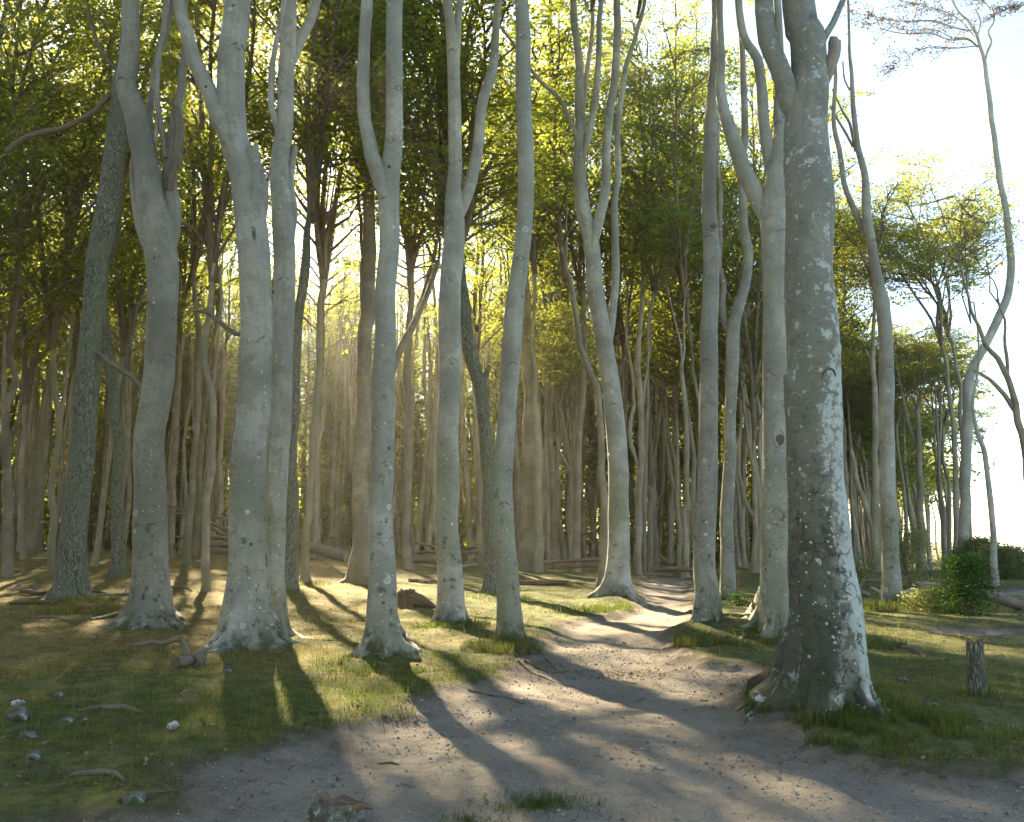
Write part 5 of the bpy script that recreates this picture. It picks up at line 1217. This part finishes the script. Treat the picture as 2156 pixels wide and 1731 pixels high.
log('sawn_branch', 'pale sawn branch before the widest trunk, cut end outward, dead limb stretching left', 'V', [(370, 1385, 25), (385, 1384, 26), (405, 1380, 27), (424, 1370, 24), (432, 1360, 14)], 'dead_wood', 'branch', jag=0.0, capm='brown_wood', dy=0.55,
    extra=[('limb', [(394, 1378, 18), (388, 1358, 15), (380, 1342, 13)]), ('limb', [(382, 1346, 12), (362, 1348, 11), (345, 1356, 10), (322, 1352, 9), (300, 1357, 9), (281, 1357, 6)]), ('limb', [(415, 1378, 20), (424, 1390, 18), (418, 1400, 15), (404, 1408, 11)]), ('twig', [(362, 1349, 6), (360, 1342, 4), (361, 1336, 2)])])
log('fallen_log', 'big smooth fallen trunk sloping down behind the flared brown trunk', 'M', [(230, 440, 80), (300, 455, 85), (420, 478, 90), (560, 515, 95), (700, 550, 98)], 'dead_wood', depth=44)
L_ = 'fallen_branch'
PILE = [('topmost thin rail of the brushwood heap right of the twisted beech', 'L', [(1225, 98, 14), (1320, 122, 14), (1405, 138, 12)]),
        ('second rail from the top in the brushwood heap right of the twisted beech', 'L', [(1230, 150, 20), (1310, 160, 18), (1395, 180, 14)]),
        ('highest pale rail of the brushwood heap at the left side of the widest trunk', 'L', [(1560, 185, 26), (1640, 198, 26), (1735, 218, 24)]),
        ('sloping pole below the highest pale rail at the left side of the widest trunk', 'L', [(1560, 225, 26), (1640, 262, 28), (1735, 300, 30)]),
        ('lower sloping pole of the heap at the left side of the widest trunk', 'L', [(1560, 262, 24), (1650, 305, 26), (1735, 345, 26)]),
        ('level log in the middle of the heap at the left side of the widest trunk', 'L', [(1575, 345, 30), (1650, 345, 30), (1735, 352, 28)]),
        ('thick level log low in the heap at the left side of the widest trunk', 'L', [(1575, 395, 40), (1650, 396, 42), (1740, 402, 40)]),
        ('bottom log of the heap at the left side of the widest trunk', 'L', [(1570, 445, 44), (1650, 450, 46), (1740, 455, 46)]),
        ('dark pole lying level between the mottled snag and the oak', 'L', [(310, 232, 26), (380, 238, 26), (460, 242, 24)]),
        ('dark pole lying level between the oak and the dark crooked trunk', 'L', [(700, 252, 26), (760, 262, 26), (830, 278, 24)]),
        ('dark pole end at the far left edge of the wood', 'L', [(60, 195, 26), (130, 205, 26), (200, 210, 22)]),
        ('steep stick leaning in the stack of sticks left of the trio of trunks', 'L', [(1310, 440, 12), (1345, 380, 12), (1385, 325, 10)]),
        ('flat stick across the stack of sticks left of the trio of trunks', 'L', [(1300, 330, 16), (1340, 345, 15), (1390, 350, 12)]),
        ('thin stick slanting at the bottom of the stack left of the trio of trunks', 'L', [(1305, 390, 11), (1345, 425, 11), (1385, 455, 10)])]
for lb, c, p in PILE: log(L_, lb, c, p, 'dark_limb' if lb.startswith('dark') else 'dead_wood', 'branch', depth=43 + rnd.uniform(-1, 1), sides=8, lift=False)
log(L_, 'long smooth limb on the ground between the oak and the twisted beech', 'L', [(650, 575, 34), (720, 588, 34), (820, 590, 30), (920, 580, 26), (1010, 572, 22)], 'dead_wood', 'branch', sides=9)
log(L_, 'curved limb on the ground right of the twisted beech foot', 'L', [(1255, 552, 22), (1340, 540, 22), (1410, 548, 20), (1452, 575, 16)], 'dead_wood', 'branch', sides=9)
log(L_, 'flat dark stick right of the oak foot', 'L', [(640, 632, 18), (720, 645, 18), (810, 662, 14)], 'brown_wood', 'branch', sides=7)
log(L_, 'small pale crooked stick standing by the twisted beech', 'L', [(930, 660, 14), (955, 640, 14), (962, 610, 13), (975, 585, 11)], 'pale_wood', 'branch', sides=7)
log(L_, 'bleached kinked stick at the left edge by the oak', 'L', [(60, 632, 22), (115, 628, 20), (140, 600, 18), (168, 592, 14)], 'pale_wood', 'branch', sides=7)
log(L_, 'low brown limb behind the bleached kinked stick', 'L', [(90, 605, 18), (200, 600, 26), (300, 595, 30), (440, 602, 30)], 'brown_wood', 'branch', sides=8)
log('fallen_log', 'short reddish brown log in the grass at the left of the oak foot', 'L', [(160, 742, 34), (220, 748, 40), (280, 762, 36), (350, 752, 26)], 'brown_wood', sides=10)
log('stump', 'little upright grey stump left of the oak', 'L', [(268, 628, 26), (266, 595, 24), (268, 562, 20)], 'dead_wood', 'stump', sides=8)
CL = [('upper sloping branch of the log heap left of the green tinged beech', [(1260, 438, 22), (1380, 462, 22), (1500, 492, 20)], 'brown_wood'),
      ('middle branch of the log heap left of the green tinged beech', [(1260, 548, 24), (1380, 530, 24), (1500, 522, 20)], 'brown_wood'),
      ('thick dark log under the heap left of the green tinged beech', [(1255, 585, 72), (1380, 588, 74), (1510, 592, 74)], 'dead_wood'),
      ('bleached low branch in front of the heap left of the green tinged beech', [(1370, 645, 20), (1440, 655, 20), (1510, 660, 18)], 'pale_wood'),
      ('top log of the small heap right of the green tinged beech', [(1700, 515, 26), (1770, 500, 26), (1850, 490, 24)], 'brown_wood'),
      ('second log of the small heap right of the green tinged beech', [(1700, 545, 30), (1780, 540, 30), (1850, 535, 28)], 'brown_wood'),
      ('slanting pole of the small heap right of the green tinged beech', [(1740, 632, 26), (1790, 610, 26), (1850, 580, 24)], 'dead_wood'),
      ('bleached bottom log of the small heap right of the green tinged beech', [(1700, 655, 28), (1780, 648, 28), (1845, 640, 26)], 'pale_wood')]
for lb, p, m_ in CL: log('fallen_log', lb, 'M', p, m_, depth=40 + rnd.uniform(-1, 1), sides=9, lift=False)
log('fallen_log', 'short rotten log beside the foot of the pale slim beech', 'M', [(1250, 720, 36), (1350, 726, 38), (1465, 732, 38)], 'brown_wood')
log('fallen_log', 'small dark chunk of wood in front of the short rotten log', 'M', [(1345, 764, 28), (1390, 760, 34), (1430, 764, 28)], 'brown_wood')
log('fallen_log', 'mossy squared log in the sunny grass right of the bent beech', 'N', [(245, 798, 48), (400, 796, 50), (560, 792, 50), (668, 794, 50)], 'brown_wood')
NL = [('long upper log of the stack behind the double stemmed pale trunk', [(455, 628, 32), (620, 614, 32), (790, 602, 34), (940, 594, 34)], 'brown_wood', 39),
      ('long lower log of the stack behind the double stemmed pale trunk', [(580, 658, 44), (760, 652, 44), (935, 645, 42)], 'brown_wood', 38.5),
      ('dark log lying across the end of the path', [(1400, 672, 46), (1560, 674, 46), (1690, 680, 48), (1800, 690, 44)], 'brown_wood', 38),
      ('low sunken log beside the end of the path', [(1350, 752, 26), (1470, 748, 30), (1590, 750, 26)], 'dead_wood', None),
      ('slanting log end behind the log across the path', [(1475, 565, 40), (1520, 600, 42), (1560, 640, 40)], 'brown_wood', 39.5)]
for lb, p, m_, d in NL: log('fallen_log', lb, 'N', p, m_, depth=d, lift=d is None)
RL = [('bent mossy log behind the pale clearing beech, its end dropping left', [(415, 800, 34), (440, 755, 40), (478, 722, 46), (570, 716, 46), (680, 728, 44)], 'dead_wood'),
      ('bleached log end pointing at the left side of the pale clearing beech', [(540, 790, 24), (600, 820, 42), (680, 868, 44)], 'pale_wood'),
      ('dull log next to the biggest trunk, in front of the bent mossy log', [(360, 815, 60), (440, 845, 56), (520, 870, 40)], 'dead_wood'),
      ('bright cut log right of the pale clearing beech', [(860, 895, 26), (910, 850, 48), (985, 828, 52), (1020, 850, 46)], 'pale_wood'),
      ('pale upper log of the pile under the leafy shrub', [(1020, 748, 40), (1140, 756, 46), (1270, 764, 44)], 'pale_wood'),
      ('grey log slanting down across the pile under the leafy shrub', [(1025, 755, 56), (1100, 795, 58), (1190, 838, 56)], 'dead_wood'),
      ('sunlit forked stick on the pile under the leafy shrub', [(1180, 812, 30), (1270, 800, 30), (1350, 780, 24), (1400, 745, 14)], 'pale_wood'),
      ('reddish brown log behind the dark bush', [(1270, 828, 34), (1370, 830, 38), (1470, 832, 36)], 'brown_wood'),
      ('thick mossy log running out of the picture at the right edge', [(1700, 850, 80), (1850, 905, 96), (1980, 945, 110), (2140, 990, 118)], 'dead_wood')]
for lb, p, m_ in RL: log('fallen_log', lb, 'R', p, m_)

def post(label, c, pts, mat, jag, topm):
    q = cv(c, pts); x, y, z = place(*q[0][:2]); P = []; R = []
    for (u, v, w) in q:
        p, mpp = at_depth(u, v, y); P.append(p - np.array([x, y, z])); R.append(w * 0.5 * mpp)
    P = np.array(P); P[0][2] = -0.25; P = np.insert(P, 1, [P[0][0], 0, 0.0], 0); R = [R[0]] + R
    t = thing('wooden_post', label, 'post', (x, y, z)); mb = MB()
    tube(mb, P, R, 16, 0.05, 0.07, 3, jag=jag, capmi=1); mb.build('shaft', [mat, topm], t)
    return t
post('weathered wooden post with a broken top in the grass at the right', 'V', [(2059, 1462, 36), (2056, 1420, 36), (2054, 1385, 36), (2052, 1352, 33)], 'oak_bark', 0.10, 'brown_wood')
post('short post with a pale cut top between the forked beeches right of the path', 'V', [(1552, 1252, 9), (1552, 1230, 9), (1552, 1208, 9)], 'brown_wood', 0.0, 'pale_wood')
# rotten wedge of a stump in the sun
x, y, z = place(872, 1274); mpp = y / F
t = thing('rotten_stump', 'dark rotten stump sloping right on sunlit ground by the lone Y fork', 'stump', (x, y, z))
mb = MB(); tube(mb, np.array([(-0.16, 0, -0.15), (-0.17, 0, 0.0), (-0.19, 0, 0.14), (-0.20, 0, 0.26)]), [0.30, 0.27, 0.23, 0.20], 20, 0.05, 0.35, 4, jag=0.30, capmi=0)
tube(mb, np.array([(-0.1, -0.08, 0.16), (0.12, -0.12, 0.12), (0.34, -0.16, 0.04), (0.55, -0.2, -0.03)]), [0.19, 0.16, 0.11, 0.04], 14, 0.05, 0.4, 7, jag=0.05)
mb.build('stump_wood', 'brown_wood', t, True)
# lichened broken stump at the bottom edge
x, y, z = place(705, 1722); mpp = y / F
t = thing('broken_stump', 'low broken stump crusted with pale lichen at the bottom edge of the path', 'stump', (x, y, z))
mb = MB(); tube(mb, np.array([(0, 0, -0.15), (0, 0, 0.0), (0.01, 0, 0.05), (0.02, 0, 0.09)]), [0.17, 0.165, 0.15, 0.13], 22, 0.03, 0.25, 5, jag=0.09, capmi=1); mb.build('stump_wood', ['lichen_stone', 'brown_wood'], t)
mb = MB(); tube(mb, np.array([(0.1, -0.02, 0.05), (0.17, -0.02, 0.075), (0.23, -0.02, 0.06)]), [0.04, 0.028, 0.006], 8, 0.02, 0.3, 2, jag=0.03); mb.build('splinter', 'brown_wood', t)

# stones and bared roots on the near left
def stone(name, label, c, u, v, wpx, hpx, mat, seed, cat='stone', n=16, m=24):
    (uu, vv), = cv(c, [(u, v)]); s = CROPS[c][2]; x, y, z = place(uu, vv + hpx / s * 0.4); r = wpx / s * 0.5 * y / F; h = hpx / s * 0.62 * y / F
    mb = MB(); lump(mb, (0, 0, h * 0.12), 1.0, seed, n, m, (r, r * 0.8, h), 0.24)
    o = mb.build(name, mat, None, True, False, (x, y, z)); return tag(o, label, cat)
stone('stone', 'small white stone in the grass left of the path', 'O', 1302, 520, 80, 66, 'white_stone', 1)
stone('boulder', 'pale lichened block on top at the left edge of the picture', 'O', 130, 352, 110, 60, 'white_stone', 2)
stone('boulder', 'dark lichened block beneath the pale one at the left edge', 'O', 135, 430, 150, 100, 'lichen_stone', 3)
stone('stone', 'flat light stone beside the long bared root', 'O', 505, 478, 110, 50, 'lichen_stone', 4)
stone('stone', 'round dark stone just right of the flat light stone', 'O', 640, 466, 50, 46, 'lichen_stone', 5)
stone('stone', 'dark stone with a reddish leaf left of the sunny patch', 'O', 430, 285, 90, 50, 'lichen_stone', 6)
stone('stone', 'bluish lump of rock at the left edge below the blocks', 'O', 210, 590, 130, 80, 'lichen_stone', 7)
stone('stone', 'lichen spotted lump at the left edge, lowest of the column', 'O', 255, 740, 110, 80, 'lichen_stone', 8)
stone('stone', 'long wedge shaped rock at the bottom left where grass meets path', 'O', 1010, 1060, 190, 110, 'lichen_stone', 9)
stone('stone', 'grey stone right of the sawn branch', 'O', 1712, 108, 70, 40, 'lichen_stone', 10)
stone('stone', 'grey stone in the grass right of the biggest trunk', '8', 1660, 580, 50, 26, 'lichen_stone', 11)
stone('stone', 'stone pair lump before the weathered post', '8', 1775, 680, 60, 24, 'lichen_stone', 12)
def bared(label, c, pts, mat='dead_wood'):
    q = cv(c, pts); P = []; R = []
    for (u, v, w) in q:
        x, y, z = place(u, v); P.append((x, y, z + 0.01)); R.append(w * 0.5 * y / F)
    P = np.array(P); O = P.mean(0); mb = MB(); tube(mb, P - O, np.array(R), 10, 0.05, 0.35, len(label)); o = mb.build('bared_root', mat, None, True, False, tuple(O)); tag(o, label, 'root')
bared('long knobbly bared root in the grass at lower left', 'O', [(580, 425, 16), (680, 412, 30), (760, 402, 38), (840, 408, 44), (930, 410, 46), (1010, 425, 34), (1085, 445, 14)])
bared('bared root arching at the bottom left beside the wedge rock', 'O', [(520, 915, 20), (600, 900, 40), (700, 895, 46), (800, 890, 48), (880, 910, 40), (930, 955, 18)])
bared('thin bared root in the moss below the sawn branch', 'O', [(600, 120, 10), (700, 118, 22), (780, 112, 26), (850, 110, 14)])
bared('bared root hump left of the grass shadow below the sawn branch', 'O', [(1350, 300, 12), (1400, 278, 22), (1450, 270, 22), (1475, 282, 10)])
bared('bared root at the far left under the oak', 'L', [(230, 965, 14), (320, 955, 22), (420, 955, 20), (520, 965, 12)])
bared('bared root hump in the grass right of the biggest trunk', '8', [(1650, 455, 10), (1690, 462, 20), (1730, 480, 20), (1760, 495, 8)])
TW = [('pale twig on the path left of the biggest trunk', '8', [(585, 678, 4), (603, 668, 4), (622, 660, 3)]), ('dark twig on the path nearest the biggest trunk', '8', [(848, 670, 5), (862, 672, 5), (877, 672, 4)]),
      ('forked dark twig lying on the left part of the path', '8', [(0, 650, 6), (60, 660, 7), (110, 678, 6), (135, 685, 3)]), ('small twig in the middle of the bare path', '8', [(565, 880, 5), (580, 884, 5), (598, 892, 4)]),
      ('curved twig near the dark leaf pile on the path', '8', [(530, 590, 4), (560, 600, 5), (590, 602, 3)]), ('twig on the path at lower left', '7', [(1690, 1048, 4), (1715, 1058, 5), (1748, 1066, 4)]),
      ('reddish twig on the grass edge above the wedge rock', 'O', [(1050, 1040, 8), (1200, 1030, 9), (1350, 1015, 8), (1470, 970, 5)]), ('dark twig across the path edge by the bent beech', '7', [(1970, 655, 5), (2040, 670, 6), (2110, 684, 5)]),
      ('twig on the path right of the green tuft', '8', [(1245, 860, 6), (1260, 862, 6), (1276, 862, 5)]), ('dark root stub poking out of the path', '7', [(1590, 965, 5), (1640, 960, 9), (1680, 968, 6)])]
for lb, c, p in TW:
    q = cv(c, p); P = []; R = []
    for (u, v, w) in q:
        x, y, z = place(u, v); P.append((x, y, z + 0.006)); R.append(max(0.004, w * 0.5 * y / F))
    P = np.array(P); O = P.mean(0); mb = MB(); tube(mb, P - O, np.array(R), 6, 0.03, 0.2, len(lb)); tag(mb.build('twig', 'brown_wood', None, True, False, tuple(O)), lb, 'twig')

# ------------------------------------------------------------------ shrubs
def shrub(name, label, uv, wpx, hpx, n, leaf, mat, seed, stems=7, cat='shrub', depth=None, conic=False):
    rng = np.random.default_rng(seed)
    if depth is None: x, y, z = place(*uv)
    else:
        p, _ = at_depth(uv[0], uv[1], depth); x, y = p[0], depth; z = float(ground_z(np.array([x]), np.array([y]))[0])
    r = wpx * 0.5 * y / F; h = hpx * y / F; t = thing(name, label, cat, (x, y, z)); ms = MB(); C = []; TI = []
    tips = []
    for k in range(stems):
        a = rng.random() * 6.28; q = np.linspace(0, 1, 5); s = rng.uniform(0.3, 0.9) * r; hh = h * rng.uniform(0.6, 0.98)
        P = np.stack([np.cos(a) * s * q ** 1.2, np.sin(a) * s * q ** 1.2, hh * q], -1) + np.cumsum(rng.normal(0, 0.03, (5, 3)), 0)
        P[0] = (0, 0, -0.05); tube(ms, P, np.linspace(0.022, 0.006, 5), 5, 0.4); tips.append(P)
    ms.build('stem', 'dark_limb', t)['kind'] = 'stuff'
    ncl = max(20, n // 26)
    for k in range(ncl):
        f = rng.random() ** 0.8; a = rng.random() * 6.28
        prof = (1 - f) ** 0.7 if conic else math.sqrt(max(0.02, 1 - (2 * f - 0.85) ** 2 * 0.75))
        rr = r * prof * rng.uniform(0.45, 1.05) * (1 + 0.25 * math.sin(3 * a + seed))
        c = np.array([math.cos(a) * rr, math.sin(a) * rr, h * (0.05 + 0.95 * f) * rng.uniform(0.93, 1.05)])
        m = int(26 * rng.uniform(0.5, 1.4)); C.append(c + rng.normal(0, 1, (m, 3)) * np.array([0.16, 0.16, 0.09]) * max(0.6, h)); TI.append(np.clip(rng.normal(0.4, 0.12) + rng.normal(0, 0.18, m), 0, 1))
    ml = MB(); C = np.concatenate(C); C[:, 2] = np.maximum(C[:, 2], 0.03); leaves(ml, C, leaf, rng, 0.7, 0, np.concatenate(TI)); ml.build('foliage', mat, t, True, True)['kind'] = 'stuff'
    return t
shrub('bush', 'dense dark green bush at the right, in front of the bowing coast beech', (2042, 1296), 96, 118, 5200, 0.062, 'bush_leaf', 1, conic=True)
shrub('shrub', 'tall leafy shrub right of the pale clearing beech', (1918, 1240), 70, 122, 3800, 0.085, 'scrub_leaf', 2, conic=True)
shrub('shrub', 'small leafy shrub in the gap just right of the biggest trunk', (1812, 1236), 44, 66, 1200, 0.075, 'scrub_leaf', 3)
shrub('shrub', 'low weeds sprawling left of the dark green bush', (1965, 1284), 120, 46, 2000, 0.06, 'scrub_leaf', 4)
shrub('shrub', 'straggly shrub above the log pile near the bowing coast beech', (2000, 1240), 70, 58, 1400, 0.075, 'scrub_leaf', 5)
shrub('shrub', 'rounded scrub filling the right edge below the sky, nearest clump', (2128, 1240), 110, 60, 9000, 0.11, 'scrub_leaf', 6, depth=38)
shrub('shrub', 'rounded scrub behind the thin kinked coast trunk', (2070, 1230), 90, 66, 9000, 0.12, 'scrub_leaf', 7, depth=42)
shrub('shrub', 'small dark weed clump at the foot of the thin forked beech', (1560, 1276), 34, 22, 700, 0.05, 'bush_leaf', 8)
shrub('shrub', 'mossy clump of green at the foot of the trunk with the moss cushion', (608, 1216), 46, 22, 900, 0.035, 'bush_leaf', 9)

# ------------------------------------------------------------------ the walker in the distance, seen from behind
def person(u, v_head, D):
    p, mpp = at_depth(u, v_head, D); zt = p[2]; x = p[0]; H = 1.62; z0 = zt - H
    gz0 = float(ground_z(np.array([x]), np.array([D]))[0]); z0 = min(z0, gz0 + 0.0) if z0 > gz0 else gz0
    t = thing('person', 'person walking away in blue top and pink shorts by the far shore path', 'person', (x, D, z0))
    vs = [(0, 0, .95), (0, 0, 1.15), (0, .02, 1.36), (0, .02, 1.44), (0, .03, 1.54), (0, .03, 1.60), (-.09, 0, .9), (-.10, .10, .5), (-.10, -.02, .1), (-.10, .10, .04), (.09, 0, .9), (.10, -.08, .5), (.10, -.22, .12), (.10, -.12, .05),
          (-.19, .02, 1.36), (-.25, -.02, 1.1), (-.22, .1, .88), (.19, .02, 1.36), (.25, .04, 1.1), (.22, .16, .9)]
    es = [(0, 1), (1, 2), (2, 3), (3, 4), (4, 5), (0, 6), (6, 7), (7, 8), (8, 9), (0, 10), (10, 11), (11, 12), (12, 13), (2, 14), (14, 15), (15, 16), (2, 17), (17, 18), (18, 19)]
    rad = [.15, .14, .15, .06, .095, .07, .095, .06, .045, .04, .095, .06, .045, .04, .06, .045, .035, .06, .045, .035]
    me = bpy.data.meshes.new('body'); me.from_pydata(vs, es, []); me.skin_vertices or None
    o = link('body', me, t); sk = o.modifiers.new('skin', 'SKIN'); su = o.modifiers.new('sub', 'SUBSURF'); su.levels = 1; su.render_levels = 1
    if not me.skin_vertices:
        bpy.context.view_layer.objects.active = o
    for i, r in enumerate(rad): me.skin_vertices[0].data[i].radius = (r, r * 0.85)
    me.skin_vertices[0].data[0].use_root = True
    dg = bpy.context.evaluated_depsgraph_get(); ev = o.evaluated_get(dg); nm = bpy.data.meshes.new_from_object(ev)
    o.modifiers.clear(); o.data = nm
    for m_ in ('skin', 'blue_shirt', 'pink_shorts', 'dark_sock'): nm.materials.append(MAT[m_])
    for f in nm.polygons:
        c = f.center; f.use_smooth = True
        f.material_index = 1 if (c.z > 1.0 and c.z < 1.43 and abs(c.x) < 0.27) else (2 if 0.62 < c.z <= 1.0 and abs(c.x) < 0.2 else (3 if c.z < 0.2 else 0))
    mb = MB(); lump(mb, (0, 0.02, 1.575), 0.115, 3, squash=(0.9, 1.0, 1.0), amp=0.1); mb.build('hair', 'dark_hair', t)
person(1800, 1181, 62)

# ------------------------------------------------------------------ haze
def haze():
    mb = MB(); x0, x1, y0, y1, z0, z1 = -1700, 2400, -500, 2600, -26, 27
    mb.add([(x0, y0, z0), (x1, y0, z0), (x1, y1, z0), (x0, y1, z0), (x0, y0, z1), (x1, y0, z1), (x1, y1, z1), (x0, y1, z1)],
           [(0, 3, 2, 1), (4, 5, 6, 7), (0, 1, 5, 4), (1, 2, 6, 5), (2, 3, 7, 6), (3, 0, 4, 7)])
    m, nt, out = newmat('air_haze'); g = G(nt); v = g.n('ShaderNodeVolumePrincipled')
    v.inputs['Color'].default_value = (1.0, 0.96, 0.88, 1); v.inputs['Density'].default_value = 0.00042; v.inputs['Anisotropy'].default_value = 0.7
    v.inputs['Density Attribute'].default_value = ''
    g.l(v.outputs[0], out.inputs['Volume'])
    o = mb.build('haze', 'air_haze', None, False); tag(o, 'thin warm haze in the air of the wood', 'haze', kind='stuff')
haze()
print('tris', sum(len(m.polygons) for m in bpy.data.meshes), 'objects', len(COL.objects))
